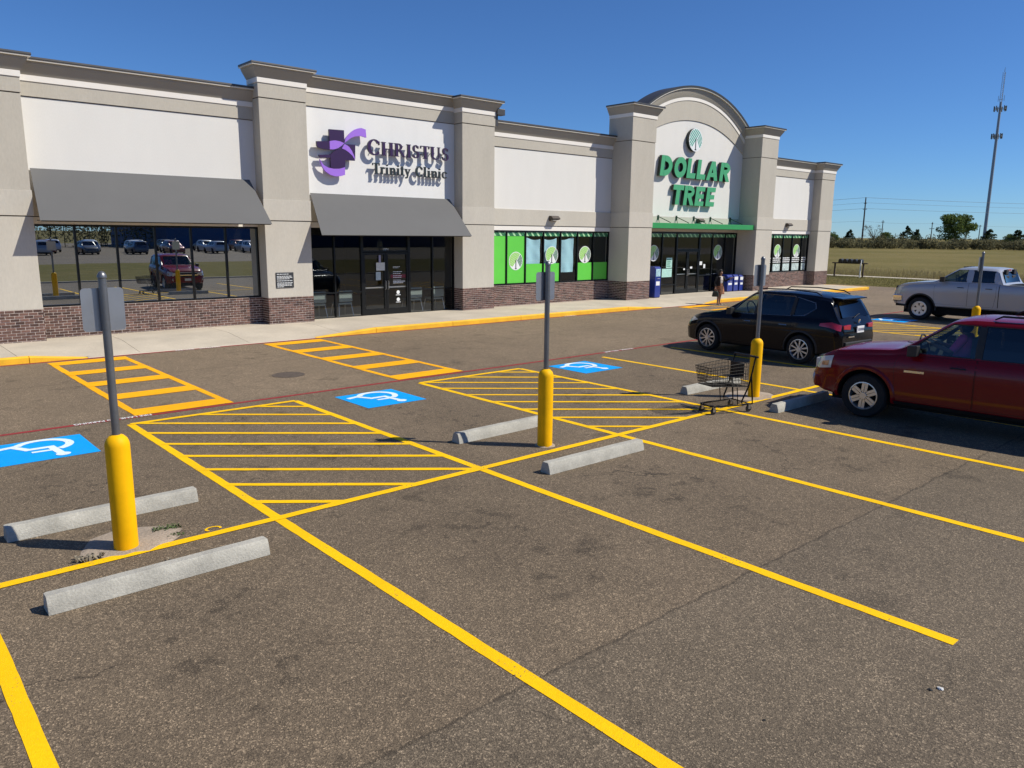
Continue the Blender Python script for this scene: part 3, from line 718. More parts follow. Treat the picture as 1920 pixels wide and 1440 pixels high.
SERIF = {
 'C': (0.86, ab(.46, .5, .44, .52, .20, 42, 318, 26, thick)+rc(.74, .79, .66, .90)),
 'H': (0.98, stem(.09)+stem(.70)+rc(.25, .70, .47, .53)),
 'R': (0.90, stem(.09)+ab(.34, .745, .30, .255, .15, -90, 90, 14, thick)+rc(.25, .36, .94, 1.0)+rc(.25, .36, .49, .545)+[[(.36, .50), (.52, .52), (.88, .0), (.70, .0)]]+rc(.80, .94, 0, .05)),
 'I': (0.40, stem(.12)),
 'S': (0.66, ab(.32, .735, .24, .275, .15, 25, 268, 18, thick)+ab(.32, .265, .27, .28, .15, -155, 92, 18, thick)+rc(.50, .54, .74, .93)+rc(.06, .10, .07, .28)),
 'T': (0.76, stem(.30, top=False)+rc(.0, .76, .94, 1.0)+rc(.0, .045, .78, .94)+rc(.715, .76, .78, .94)),
 'U': (0.94, stem(.09, z0=.30, bot=False)+stem(.72, .09, z0=.30, bot=False)+ab(.45, .32, .36, .32, .16, 180, 360, 16, lambda a: .6+.4*abs(math.cos(a)) if math.cos(a) < 0 else .56)),
 't': (0.40, rc(.10, .29, .10, .88)+ab(.27, .13, .17, .13, .10, 180, 300, 8)+rc(.0, .40, .59, .665)),
 'r': (0.50, stem(.09, .165, 0, .66, top=False)+rc(.02, .10, .61, .66)+ab(.36, .50, .15, .17, .11, 30, 180, 10)+rc(.40, .50, .50, .62)),
 'i': (0.36, stem(.09, .165, 0, .66, top=False)+rc(.03, .11, .61, .66)+ab(.185, .86, .085, .085, .084, 0, 360, 12)),
 'n': (0.74, stem(.09, .165, 0, .66, top=False)+rc(.02, .10, .61, .66)+stem(.49, .165, 0, .45, top=False)+ab(.41, .44, .24, .235, .13, 0, 160, 12)),
 'y': (0.68, [[(.06, .62), (.24, .62), (.42, .06), (.33, .02)], [(.40, .12), (.34, .02), (.56, .62), (.63, .62)], [(.42, .06), (.34, .06), (.22, -.20), (.30, -.22)]]+rc(-.01, .32, .61, .66)+rc(.48, .70, .61, .66)+ab(.18, -.19, .09, .08, .07, 0, 360, 10)),
 'l': (0.36, stem(.09, .165, 0, 1.0, top=False)+rc(.03, .11, .95, 1.0)),
 'c': (0.62, ab(.34, .33, .30, .345, .14, 48, 318, 18, thick)+ab(.52, .53, .075, .075, .07, 0, 360, 10)),
}
SANS = {
 'D': (0.98, rc(0, .30, 0, 1)+ab(.36, .5, .60, .50, .29, -90, 90, 18)+rc(.30, .36, .72, 1)+rc(.30, .36, 0, .28)),
 'O': (1.02, ab(.51, .5, .51, .52, .29, 0, 360, 34)),
 'L': (0.78, rc(0, .30, 0, 1)+rc(.30, .76, 0, .27)),
 'A': (1.08, [[(0, 0), (.31, 0), (.50, .62), (.50, 1.0), (.36, 1.0)], [(1.06, 0), (.75, 0), (.50, .62), (.50, 1.0), (.70, 1.0)]]+[[(.36, .18), (.70, .18), (.64, .40), (.42, .40)]]),
 'R': (0.96, rc(0, .30, 0, 1)+ab(.44, .69, .46, .31, .24, -90, 90, 16)+rc(.30, .44, .76, 1)+rc(.30, .44, .38, .62)+[[(.36, .40), (.66, .44), (.96, 0), (.63, 0)]]),
 'T': (0.90, rc(.29, .60, 0, .74)+rc(0, .90, .74, 1)),
 'E': (0.80, rc(0, .30, 0, 1)+rc(.30, .78, .76, 1)+rc(.30, .72, .38, .61)+rc(.30, .78, 0, .24)),
}
def letter(polys, x, z, sx, sz, yf, yb, name, mats, parent, slant=0.0):
    """one letter: every stroke extruded; strokes differ by a fraction of a millimetre so none share a plane"""
    m = MB(); bwd = MB()
    for k, p in enumerate(polys):
        q = [(x+a*sx+b*sz*slant, z+b*sz) for a, b in p]; n = len(q); o = k*0.00025
        v = [(a, yf-o, b) for a, b in q]+[(a, yb-o, b) for a, b in q]
        m.add(v, [tuple(range(n))], 0)
        m.add(v, [tuple(range(2*n-1, n-1, -1))]+[(i, i+n, (i+1) % n+n, (i+1) % n) for i in range(n)], 1)
    return m.build(name, mats, parent, world=True)
def word(txt, font, x0, x1, z, h, yf, yb, mats, parent, slant=0.0, name='letter', cap=None):
    tot = sum(font[c][0] for c in txt)+0.09*(len(txt)-1); s = (x1-x0)/tot; x = x0
    for i, c in enumerate(txt):
        w, g = font[c]
        letter(g, x, z, s, h*(cap if (cap and i == 0) else 1), yf, yb, name, mats, parent, slant); x += (w+.09)*s

MAT['plum'] = M('dark_purple_face', (0.036, 0.012, 0.066), 0.4)
MAT['plum_side'] = M('dark_purple_return', (0.022, 0.012, 0.035), 0.4)
MAT['violet'] = M('light_purple_face', (0.36, 0.17, 0.72), 0.4)
MAT['char'] = M('charcoal_face', (0.018, 0.030, 0.030), 0.4)
MAT['char_side'] = M('grey_return', (0.10, 0.10, 0.11), 0.45, 0.2)
MAT['tgreen'] = M('green_acrylic', (0.075, 0.37, 0.165), 0.35, noise=(3, 0.04))
MAT['tgreen_side'] = M('dark_return', (0.006, 0.016, 0.011), 0.4)
MAT['white'] = M('white_plastic', (0.80, 0.82, 0.82), 0.4)
MAT['teal'] = M('teal_vinyl', (0.012, 0.34, 0.23), 0.4)
MAT['lime'] = M('lime_vinyl', (0.125, 0.60, 0.065), 0.42, noise=(1.5, 0.04))
MAT['leaf'] = M('leaf_green_vinyl', (0.27, 0.62, 0.06), 0.42)
MAT['deepgreen'] = M('deep_green_vinyl', (0.008, 0.15, 0.055), 0.42)
MAT['black'] = M('black_vinyl', (0.006, 0.006, 0.008), 0.4)

SF, SB = 23.20, 23.275
sgn = thing('clinic_sign', 'purple cross and ribbon emblem with CHRISTUS Trinity Clinic lettering on white wall panel', 'sign', (14.7, SF, 4.8))
def plate(poly, name, mats, yf=SF, yb=SB):
    m = MB(); n = len(poly); v = [(a, yf, b) for a, b in poly]+[(a, yb, b) for a, b in poly]
    m.add(v, [tuple(range(n))], 0); m.add(v, [tuple(range(2*n-1, n-1, -1))]+[(i, i+n, (i+1) % n+n, (i+1) % n) for i in range(n)], 1)
    return m.build(name, mats, sgn, world=True)
PM = ['plum', 'plum_side']; VM = ['violet', 'violet']
plate([(12.565, 6.213), (13.095, 6.225), (13.10, 5.835), (12.95, 5.876), (12.787, 5.892), (12.568, 5.85)], 'emblem_cross', PM)
plate([(12.115, 5.81), (12.56, 5.845), (12.562, 5.592), (12.40, 5.585), (12.22, 5.61), (12.12, 5.655)], 'emblem_cross', PM)
plate([(12.58, 5.44), (12.75, 5.56), (12.90, 5.645), (13.0, 5.645), (13.12, 5.615), (13.254, 5.543), (13.38, 5.445), (13.476, 5.30), (13.117, 5.294), (13.10, 5.078), (12.9, 5.02), (12.70, 5.006), (12.58, 5.03)], 'emblem_cross', PM)
plate([(13.16, 5.795), (13.498, 5.811), (13.48, 5.36), (13.455, 5.45), (13.375, 5.607), (13.27, 5.73)], 'emblem_cross', PM)
plate([(12.178, 5.40), (12.575, 5.43), (12.575, 5.34), (12.21, 5.32)], 'emblem_cross', PM)
plate([(13.10, 5.832), (13.15, 5.98), (13.273, 6.108), (13.39, 6.21), (13.508, 6.287), (13.63, 6.335), (13.742, 6.357), (13.902, 6.323), (13.923, 6.066), (13.75, 6.10), (13.617, 6.089), (13.48, 6.065), (13.35, 6.01), (13.22, 5.92)], 'emblem_ribbon', VM)
plate([(12.568, 5.845), (12.68, 5.875), (12.787, 5.886), (12.95, 5.87), (13.09, 5.825), (12.98, 5.73), (12.862, 5.652), (12.72, 5.605), (12.568, 5.594)], 'emblem_ribbon', VM)
plate([(12.205, 5.27), (12.26, 5.17), (12.342, 5.085), (12.50, 5.02), (12.698, 4.998), (12.9, 5.012), (13.095, 5.072), (13.086, 4.827), (12.93, 4.780), (12.745, 4.765), (12.56, 4.80), (12.39, 4.899), (12.27, 5.06)], 'emblem_ribbon', VM)
plate([(13.005, 5.655), (13.10, 5.80), (13.20, 5.765), (13.27, 5.722), (13.37, 5.60), (13.45, 5.44), (13.474, 5.33), (13.38, 5.452), (13.254, 5.55), (13.12, 5.622)], 'emblem_ribbon', VM)
letter(SERIF['C'][1], 13.95, 5.535, .60, .50, SF, SB, 'letter', ['plum', 'char_side'], sgn)
word('HRISTUS', SERIF, 14.50, 17.33, 5.548, .435, SF, SB, ['plum', 'char_side'], sgn)
word('Trinity', SERIF, 14.15, 15.66, 4.93, .35, SF, SB, ['char', 'char_side'], sgn)
word('Clinic', SERIF, 15.87, 17.235, 4.925, .35, SF, SB, ['char', 'char_side'], sgn)
st = MB()
for x, z in ((12.7, 6.1), (12.3, 5.7), (12.9, 5.3), (13.4, 5.6), (13.7, 6.2), (12.6, 4.9), (14.2, 5.7), (14.7, 5.7), (15.4, 5.9), (16.2, 5.7), (16.6, 5.75), (17.1, 5.75), (14.33, 5.1), (15.0, 5.05), (16.0, 5.1), (16.6, 5.05), (17.0, 5.05)):
    st.box(x-.012, x+.012, SB, YW, z-.012, z+.012)
st.build('stand_off', 'char_side', sgn, world=True)

dsg = thing('store_sign', 'green DOLLAR TREE channel letters with round striped tree disc on the arched gable', 'sign', (32.18, SF, 4.4))
GM = ['tgreen', 'tgreen_side']
for c, x0, x1, z in (('D', 29.42, 30.29, 5.70), ('O', 30.44, 31.36, 5.69), ('L', 31.45, 32.16, 5.695), ('L', 32.25, 32.97, 5.685), ('A', 33.05, 34.03, 5.68), ('R', 34.18, 35.05, 5.68),
                     ('T', 30.40, 31.22, 4.43), ('R', 31.29, 32.13, 4.425), ('E', 32.21, 32.95, 4.42), ('E', 33.11, 33.85, 4.42)):
    w, g = SANS[c]; letter(g, x0, z, (x1-x0)/w, .925, SF, YW-.04, 'letter', GM, dsg, 0.14)
def clip(poly, a, b, c):
    """keep a*x+b*z<=c"""
    out = []
    for i in range(len(poly)):
        p, q = poly[i], poly[(i+1) % len(poly)]; dp = a*p[0]+b*p[1]-c; dq = a*q[0]+b*q[1]-c
        if dp <= 0: out.append(p)
        if dp*dq < 0: t = dp/(dp-dq); out.append((p[0]+(q[0]-p[0])*t, p[1]+(q[1]-p[1])*t))
    return out
def tree_disc(cx, cz, r, y, mats, parent, name, depth=0.0, p1=.165, w1=.125, p2=.155, w2=.10):
    """round badge: diagonal stripes as foliage around a trunk shaped like a figure one. mats: disc, left stripes, right stripes, trunk, side"""
    m = MB(); C = [(math.cos(2*math.pi*i/40), math.sin(2*math.pi*i/40)) for i in range(40)]; lv = [0]
    def put(poly, mi):
        if len(poly) < 3: return
        lv[0] += 1; yy = y-0.0012-0.00015*lv[0]
        m.add([(cx+r*a, yy, cz+r*b) for a, b in poly], [tuple(range(len(poly)))], mi)
    m.add([(cx+r*a, y, cz+r*b) for a, b in C], [tuple(range(40))], 0)
    if depth:
        v = [(cx+r*a, y, cz+r*b) for a, b in C]+[(cx+r*a, y+depth, cz+r*b) for a, b in C]
        m.add(v, [(i, i+40, (i+1) % 40+40, (i+1) % 40) for i in range(40)]+[tuple(range(40, 80))], 4)
    Ci = [(a*.93, b*.93) for a, b in C]
    d = (0.64, 0.77); nrm = (-0.77, 0.64)
    for k in range(8):
        o = -0.20+p1*k; w = w1
        q = clip(clip(Ci, nrm[0], nrm[1], o+w), -nrm[0], -nrm[1], -o)
        q = clip(q, 0.80, -0.60, -0.06+0.10)            # stays above the line through the trunk top
        q = clip(q, -0.25, -1.0, 0.72) if q else q
        put(q, 1)
    d2 = (0.52, -0.854); n2 = (0.854, 0.52)
    for k in range(6):
        o = 0.20+p2*k; w = w2
        q = clip(clip(Ci, n2[0], n2[1], o+w), -n2[0], -n2[1], -o)
        q = clip(q, -0.80, 0.60, -0.07-0.04)
        q = clip(q, -0.0, -1.0, 0.62) if q else q
        put(q, 2)
    put([(-.05, -.86), (.07, -.86), (.07, .16), (.02, .16), (-.10, .02), (-.05, .02)], 3)
    put([(-.13, -.88), (.14, -.88), (.14, -.80), (-.13, -.80)], 3)
    return m.build(name, mats, parent, world=True, recalc=False)
tree_disc(32.06, 7.49, 0.535, SF, ['white', 'teal', 'teal', 'black', 'tgreen_side'], dsg, 'disc_emblem', YW-.04-SF, .20, .115, .19, .10)

# info plaque on the second pilaster
pq = thing('wall_plaque', 'dark rectangular notice plaque with white text on the pilaster beside the clinic door', 'plaque', (10.62, YP-.02, 1.5))
MB().box(10.40, 10.985, YP-.022, YP-.002, 1.265, 1.74).build('board', M('charcoal_board', (0.035, 0.038, 0.042), 0.5), pq, world=True, bevel=.006)
m = MB()
for k, (z, segs) in enumerate([(1.68, 5), (1.615, 6), (1.575, 7), (1.535, 5), (1.475, 6), (1.41, 7), (1.37, 7), (1.33, 6), (1.29, 3)]):
    x = 10.43
    for s in range(segs):
        w = random.uniform(.045, .095)
        if x+w > 10.965: break
        m.box(x, x+w, YP-.0245, YP-.0225, z, z+.017); x += w+.012
m.build('print', 'white', pq, world=True)

# ------------------------------------------------------------------ vinyl on the shop windows (children of their panes)
def vinyl(pane, x0, x1, z0, z1, mat, name='decal', y=YG-.006):
    return MB().quad((x0, y, z0), (x1, y, z0), (x1, y, z1), (x0, y, z1)).build(name, mat, pane, world=True, recalc=False)
def zig(pane, x0, x1, z0=2.905, z1=3.06):
    m = MB(); m.quad((x0, YG-.006, z0), (x1, YG-.006, z0), (x1, YG-.006, z1), (x0, YG-.006, z1), 0)
    n = max(2, int(round((x1-x0)/.36))); w = (x1-x0)/n
    for i in range(n):
        a = x0+i*w
        for j in range(4):
            t0 = a+w*(.10+.17*j); dx = w*.42
            q = clip(clip([(t0, z1), (t0+.045, z1), (t0+.045+dx, z0), (t0+dx, z0)], 1, 0, x1), -1, 0, -x0)
            if len(q) > 2: m.add([(px, YG-.0075-.0001*j, pz) for px, pz in q], [tuple(range(len(q)))], 1)
    m.build('zigzag_decal', ['leafpale', 'deepgreen'], pane, world=True, recalc=False)
MAT['leafpale'] = M('pale_green_vinyl', (0.42, 0.72, 0.40), 0.42)
MAT['sheet'] = M('pale_blue_paper', (0.42, 0.68, 0.76), 0.7, noise=(2, 0.05))
edges3 = [19.28, 20.31, 21.32, 22.325, 23.315, 24.335, 25.32, 26.30]
for i, p in enumerate(pn3):
    a, b = edges3[i]+.04, edges3[i+1]-.04
    zig(p, a, b)
    if i in (0, 1): vinyl(p, a, b, 1.04, 2.895, 'lime')
    elif i in (2, 3, 5, 6): vinyl(p, a, b, 1.04, 1.79, 'lime')
    if i in (1, 3, 5): tree_disc((a+b)/2, 1.92 if i == 1 else 2.13, .365, YG-.012, ['white', 'leaf', 'deepgreen', 'black', 'white'], p, 'disc_decal')
    if i in (2, 3, 4):     # creased paper taped inside
        z0 = 1.40 if i == 4 else 1.75; m = MB(); vs_ = []; fs = []
        for u in range(9):
            for v in range(9):
                x = a+.01+(b-a-.13)*u/8; z = z0+(2.80-z0)*v/8+0.05*math.sin(u*.5+i)*v/8
                vs_.append((x, YG+.05+.03*math.sin(u*.9+i*2)+.012*math.sin(v*1.3+u), z))
        for u in range(8):
            for v in range(8): k = u*9+v; fs.append((k, k+9, k+10, k+1))
        m.add(vs_, fs).build('paper_sheet', 'sheet', p, world=True, smooth=60, recalc=False)
edges4 = [38.07, 39.1, 40.15, 41.22, 42.23, 43.31, 44.05]
MAT['poster'] = M('poster_print', (0.50, 0.60, 0.58), 0.5, noise=(14, 0.5))
MAT['poster_dark'] = M('poster_dark', (0.06, 0.10, 0.11), 0.5, noise=(14, 0.5))
for i, p in enumerate(pn4):
    a, b = edges4[i]+.04, edges4[i+1]-.04; zig(p, a, b)
    if i in (0, 2, 4): tree_disc((a+b)/2, 2.17, .37, YG-.012, ['white', 'leaf', 'deepgreen', 'black', 'white'], p, 'disc_decal')
    m = MB(); m.quad((a+.1, YG-.006, 1.05), (b-.12, YG-.006, 1.05), (b-.12, YG-.006, 1.45), (a+.1, YG-.006, 1.45), 0)
    for k in range(3):
        z = 1.52+.11*k; x = a+.08
        while x < b-.15:
            w = random.uniform(.06, .2); m.quad((x, YG-.006, z), (min(x+w, b-.1), YG-.006, z), (min(x+w, b-.1), YG-.006, z+.06), (x, YG-.006, z+.06), 1); x += w+.03
    m.build('poster', ['poster', 'white'], p, world=True, recalc=False)
zpan = [(pn5[0], 27.95, 29.05), (pn5[1], 29.05, 30.17), (pn5[3], 30.17, 31.28), (pn5c[0], 31.33, 33.15), (pn5b[1], 33.2, 34.3), (pn5b[2], 34.3, 35.42), (pn5b[3], 35.42, 36.43)]
for p, a, b in zpan: zig(p, a+.04, b-.04)
tree_disc(29.56, 2.15, .38, YG-.012, ['white', 'leaf', 'deepgreen', 'black', 'white'], pn5[1], 'disc_decal')
tree_disc(34.82, 2.15, .38, YG-.012, ['white', 'leaf', 'deepgreen', 'black', 'white'], pn5b[2], 'disc_decal')
MAT['mint'] = M('mint_poster', (0.42, 0.68, 0.60), 0.5, noise=(10, 0.15))
vinyl(pn5[3], 30.56, 31.02, 1.43, 1.92, 'mint', 'poster'); vinyl(pn5[3], 30.22, 31.03, .99, 1.395, 'mint', 'poster')
m = MB()
for k in range(4): m.quad((30.60, YG-.008, 1.50+.1*k), (30.60+random.uniform(.2, .38), YG-.008, 1.50+.1*k), (30.9, YG-.008, 1.54+.1*k), (30.60, YG-.008, 1.54+.1*k))
m.build('poster_print', 'deepgreen', pn5[3], world=True, recalc=False)
vinyl(pn5b[1], 33.28, 33.5, 1.52, 1.70, 'white', 'notice'); vinyl(pn5b[1], 33.62, 33.78, 1.36, 1.56, 'white', 'notice')
vinyl(dC.children[0], 31.95, 32.08, 1.30, 1.38, 'white', 'notice'); vinyl(dD.children[0], 32.50, 32.68, 1.36, 1.46, 'white', 'notice')
# clinic door print
vinyl(dA.children[0], 14.31, 14.66, 1.69, 1.965, M('white_paper', (0.62, 0.62, 0.58), 0.8, noise=(20, .1)), 'notice', YG-.05)
vinyl(dA.children[0], 14.29, 14.49, 1.36, 1.645, M('blue_paper', (0.42, 0.50, 0.52), 0.8, noise=(20, .1)), 'notice', YG-.05)
vinyl(dA.children[0], 14.42, 14.50, 1.97, 2.22, M('lilac_paper', (0.33, 0.32, 0.45), 0.8), 'notice', YG-.052)
def lines_print(pane, x0, rows, mat, y=YG-.006):
    m = MB()
    for z, w, h in rows: 
        x = x0
        while x < x0+w:
            d = random.uniform(.03, .08); m.quad((x, y, z), (x+d, y, z), (x+d, y, z+h), (x, y, z+h)); x += d+.012
    m.build('door_print', mat, pane, world=True, recalc=False)
lines_print(dB.children[0], 15.02, [(1.80, .28, .015), (1.76, .2, .015), (1.62, .38, .02), (1.56, .25, .018), (1.48, .34, .018), (1.42, .3, .022), (1.33, .3, .014), (1.275, .42, .03), (1.225, .38, .028)], 'white')
vinyl(dB.children[0], 14.92, 15.55, 1.41, 1.53, M('red_print', (0.16, 0.008, 0.02), 0.5), 'red_sticker', YG-.004)
for z in (.905, .65):
    m = MB(); m.lathe([(.068, 0), (.0001, 0.0005)], 16, (15.22, YG-.006, z), 'y', cap=False); m.quad((15.12, YG-.006, z-.105), (15.32, YG-.006, z-.105), (15.32, YG-.006, z-.085), (15.12, YG-.006, z-.085))
    m.build('round_sticker', 'white', dB.children[0], world=True, recalc=False)
def wall_text(txt, x, z, w, h, y, mat, parent, name):
    me = text_mesh(txt, 1.0, offset=0.01); xs = [v.co.x for v in me.vertices]; k = w/(max(xs)-min(xs)); x0 = min(xs)
    for v in me.vertices: v.co = Vector((x+(v.co.x-x0)*k, y, z+v.co.y*h/.7))
    me.materials.clear(); me.materials.append(MAT[mat]); return finish(me, name, parent, world=True, recalc=False)
wall_text('1001', 14.63, 2.36, .22, .10, YG-.008, 'white', pn2c[0], 'street_number')

# clinic waiting chairs behind the glass
def chair_proto():
    t = thing('waiting_chair', 'pale grey waiting chair with steel legs behind the clinic glass', 'chair', group='chairs in the clinic waiting room')
    m = MB(); m.box(-.26, .26, -.25, .25, .40, .47); m.build('seat', 'chair_grey', t, bevel=.02)
    m = MB(); m.box(-.26, .26, -.29, -.23, .50, .88); m.build('backrest', 'chair_grey', t, bevel=.02)
    for sx in (-1, 1):
        for sy in (-1, 1): MB().tube([(sx*.24, sy*.22, .41), (sx*.28, sy*.30, 0)], .014, 6).build('leg', 'steel', t)
    return t
MAT['chair_grey'] = M('grey_green_fabric', (0.20, 0.24, 0.23), 0.8)
ch0 = chair_proto()
labs = ['pale grey waiting chair behind the leftmost clinic pane', 'pale grey waiting chair behind the pane left of the clinic door', 'pale grey waiting chair behind the pane right of the clinic door', 'pale grey waiting chair in the corner at the right end of the clinic glass']
for i, x in enumerate((12.25, 13.25, 16.15, 17.15)):
    o = ch0 if i == 0 else copy_tree(ch0); o.location = (x, 23.98, .145); o.rotation_euler = (0, 0, 0); o['label'] = labs[i]

# newspaper boxes
MAT['boxblue'] = M('blue_enamel', (0.014, 0.035, 0.25), 0.35, noise=(4, 0.06), coat=0.3)
MAT['boxblue_d'] = M('dark_blue_enamel', (0.008, 0.016, 0.11), 0.4)
def newsbox(x, y, h, w, d, label, disp):
    t = thing('newspaper_box', label, 'newspaper box', (x, y, .15), group='blue newspaper boxes by the store entrance')
    MB().box(-w/2, w/2, -d/2, d/2, .03, h*.66).build('body', 'boxblue', t, bevel=.012)
    MB().box(-w/2+.02, w/2-.02, -d/2+.02, d/2-.02, 0, .031).build('foot', 'boxblue_d', t)
    m = MB(); m.yz([(-d/2, h*.662), (d/2, h*.662), (d/2, h), (-d/2+.08, h), (-d/2, h-.08)], -w/2, w/2); hd = m.build('head', 'boxblue', t, bevel=.012)
    MB().quad((-w/2+.04, -d/2-.003, h*.69), (w/2-.04, -d/2-.003, h*.69), (w/2-.04, -d/2-.003, h-.10), (-w/2+.04, -d/2-.003, h-.10)).build('display_window', disp, hd, recalc=False)
    MB().quad((-w/2+.07, -d/2-.003, h*.40), (w/2-.07, -d/2-.003, h*.40), (w/2-.07, -d/2-.003, h*.53), (-w/2+.07, -d/2-.003, h*.53)).build('label_plate', 'white', t, recalc=False)
    MB().tube([(-.09, -d/2-.01, h*.62), (-.09, -d/2-.04, h*.62), (.09, -d/2-.04, h*.62), (.09, -d/2-.01, h*.62)], .008, 6).build('pull_handle', 'steel', t)
    return t
MAT['paperstack'] = M('newsprint', (0.35, 0.55, 0.62), 0.7, noise=(12, .4))
newsbox(28.62, 22.60, 1.42, .40, .40, 'tall blue newspaper box standing alone left of the store doors', 'paperstack')
newsbox(35.0, 22.95, .86, .46, .44, 'low blue newspaper box right of the store doors, nearest them', 'boxblue_d')
newsbox(35.52, 22.92, .86, .40, .42, 'low blue newspaper box in the middle of the three right of the doors', 'white')
newsbox(36.0, 22.90, .84, .36, .42, 'low blue newspaper box against the pilaster right of the store doors', 'white')

# ------------------------------------------------------------------ wheel stops
def stop_mesh():
    m = MB(); L = 1.83/2; vs_ = []; fs = []
    prof = lambda e: [(-.092, 0), (-.082+e, .06), (-.056+e, .136-e), (-.044+e, .148-e), (.044-e, .148-e), (.056-e, .136-e), (.082-e, .06), (.092, 0)]
    xs = [(-L, .0), (-L+.02, 0)]+[(-L+.02+(2*L-.04)*i/10, random.uniform(0, .003)) for i in range(1, 10)]+[(L-.02, 0), (L, .0)]
    for x, e in xs:
        k = .012 if abs(x) == L else 0
        for y, z in prof(e): vs_.append((x, y*(1-k*3), z*(1-k*3)))
    n = 8
    for i in range(len(xs)-1):
        for j in range(n): fs.append((i*n+j, i*n+(j+1) % n, (i+1)*n+(j+1) % n, (i+1)*n+j))
    fs += [tuple(range(n)), tuple((len(xs)-1)*n+j for j in range(n-1, -1, -1))]
    return m.add(vs_, fs)
stop0 = stop_mesh().build('wheel_stop', 'stop', smooth=28)
labs = [((1.90, 6.70), 0.006, 'long grey concrete wheel stop nearest the camera, in front of the leftmost yellow bollard'),
        ((7.47, 6.77), -.012, 'grey concrete wheel stop below the middle yellow bollard, near side of the yellow line'),
        ((12.92, 6.77), 0.0, 'grey concrete wheel stop partly under the front of the red SUV'),
        ((1.91, 8.60), 0.008, 'grey concrete wheel stop behind the leftmost yellow bollard'),
        ((7.47, 8.68), 0.02, 'grey concrete wheel stop behind the middle yellow bollard'),
        ((12.98, 8.70), 0.0, 'grey concrete wheel stop behind the shopping cart')]
for i, (p, a, lb) in enumerate(labs):
    o = stop0 if i == 0 else stop0.copy()
    if i: COL.objects.link(o)
    o.location = (p[0], p[1], 0.002); o.rotation_euler = (0, 0, a); tag(o, lb, 'wheel stop', 'concrete wheel stops')

# ------------------------------------------------------------------ bollards with sign posts
def bollard_proto():
    t = thing('bollard_sign', 'x', 'bollard')
    m = MB(); m.lathe([(.108, 0), (.108, 1.02), (.104, 1.05), (.09, 1.085), (.06, 1.115), (.034, 1.125)], 28); m.build('bollard', 'bollard', t, smooth=40)
    m = MB(); m.lathe([(.036, 1.10), (.036, 2.565), (.041, 2.57), (.041, 2.585), (.036, 2.60), (.022, 2.622), (.0005, 2.63)], 16, cap=False); m.build('pole', 'grey_pole', t, smooth=40)
    P = []
    for cx, cz, a0 in ((.145, 2.4425, 0), (-.145, 2.4425, 90), (-.145, 2.1225, 180), (.145, 2.1225, 270)): P += arc(cx, cz, .035, a0, a0+90, 5)
    s = MB().xz(P, .040, .0425).build('sign_panel', 'sign_back', t)
    m = MB()
    for z in (2.17, 2.40): m.lathe([(.009, 0), (.009, .006), (.0005, .008)], 8, (0, .0395, z), 'y', cap=False)
    m.box(-.03, .03, .0425, .0426, 2.2, 2.201); m.build('bolt', 'steel', s)
    return t
bo = bollard_proto()
bl = [((1.835, 7.64), R(2), 'leftmost yellow bollard with grey signpost, nearest the camera on a crumbled concrete patch'),
      ((7.45, 7.73), R(1), 'yellow bollard with grey signpost in the middle of the lot, between two wheel stops'),
      ((12.86, 7.69), R(-3), 'yellow bollard with grey signpost beside the shopping cart'),
      ((24.2, 7.69), R(2), 'farthest yellow bollard with signpost, behind the red SUV and in front of the silver pickup')]
for i, (p, a, lb) in enumerate(bl):
    o = bo if i == 0 else copy_tree(bo); o.location = (p[0], p[1], 0); o.rotation_euler = (0, 0, a); tag(o, lb, 'bollard', 'yellow bollards with signposts')
def pad(x, y, r, n=22, sx=1.0):
    pts = [(x+sx*r*(1+random.uniform(-.1, .1))*math.cos(2*math.pi*i/n), y+r*(1+random.uniform(-.1, .1))*math.sin(2*math.pi*i/n)) for i in range(n)]
    m = MB(); v = [(a, b, .003) for a, b in pts]+[(x+(a-x)*.85, y+(b-y)*.85, .016+random.uniform(0, .006)) for a, b in pts]+[(x, y, .022)]
    m.add(v, [(i, (i+1) % n, (i+1) % n+n, i+n) for i in range(n)]+[(i+n, (i+1) % n+n, 2*n) for i in range(n)])
    m.build('footing_patch', 'soil', lot, world=True, smooth=50)
pad(1.92, 7.80, .36, sx=1.25); pad(12.95, 7.82, .42, sx=1.2); pad(7.47, 7.75, .15); pad(24.25, 7.75, .2)
# weeds round the first bollard
MAT['weed'] = M('weed_green', (0.07, 0.10, 0.03), 0.8, var=0.4)
MAT['weed_dry'] = M('weed_dry', (0.22, 0.19, 0.14), 0.9, var=0.4)
def weed(x, y, r, n, h, mat, label):
    m = MB()
    for i in range(n):
        a = random.uniform(0, 6.28); d = r*math.sqrt(random.random()); bx, by = x+d*math.cos(a)*1.3, y+d*math.sin(a)*.7
        L = h*random.uniform(.5, 1.1); t = random.uniform(0, 6.28); lean = random.uniform(.3, 1.1)
        dx, dy = math.cos(t)*L*lean, math.sin(t)*L*lean; w = random.uniform(.004, .009); wx, wy = -math.sin(t)*w, math.cos(t)*w
        m.add([(bx-wx, by-wy, 0.004), (bx+wx, by+wy, .004), (bx+dx*.5+wx*1.6, by+dy*.5+wy*1.6, L*.75), (bx+dx*.5-wx*1.6, by+dy*.5-wy*1.6, L*.75), (bx+dx, by+dy, L*.8)], [(0, 1, 2, 3), (3, 2, 4)])
    o = m.build('weed', mat); tag(o, label, 'weed', 'weeds at the first bollard', 'stuff')
weed(2.28, 7.88, .11, 70, .045, 'weed', 'small green weed patch right of the leftmost bollard base')
weed(1.50, 7.58, .10, 60, .06, 'weed_dry', 'dry grey weed tuft left of the leftmost bollard base')
weed(2.30, 7.66, .06, 30, .035, 'weed', 'tiny green weed in the gap at the yellow line right of the leftmost bollard')
weed(2.05, 7.05, .05, 16, .035, 'weed_dry', 'tiny dry weed beside the near wheel stop')

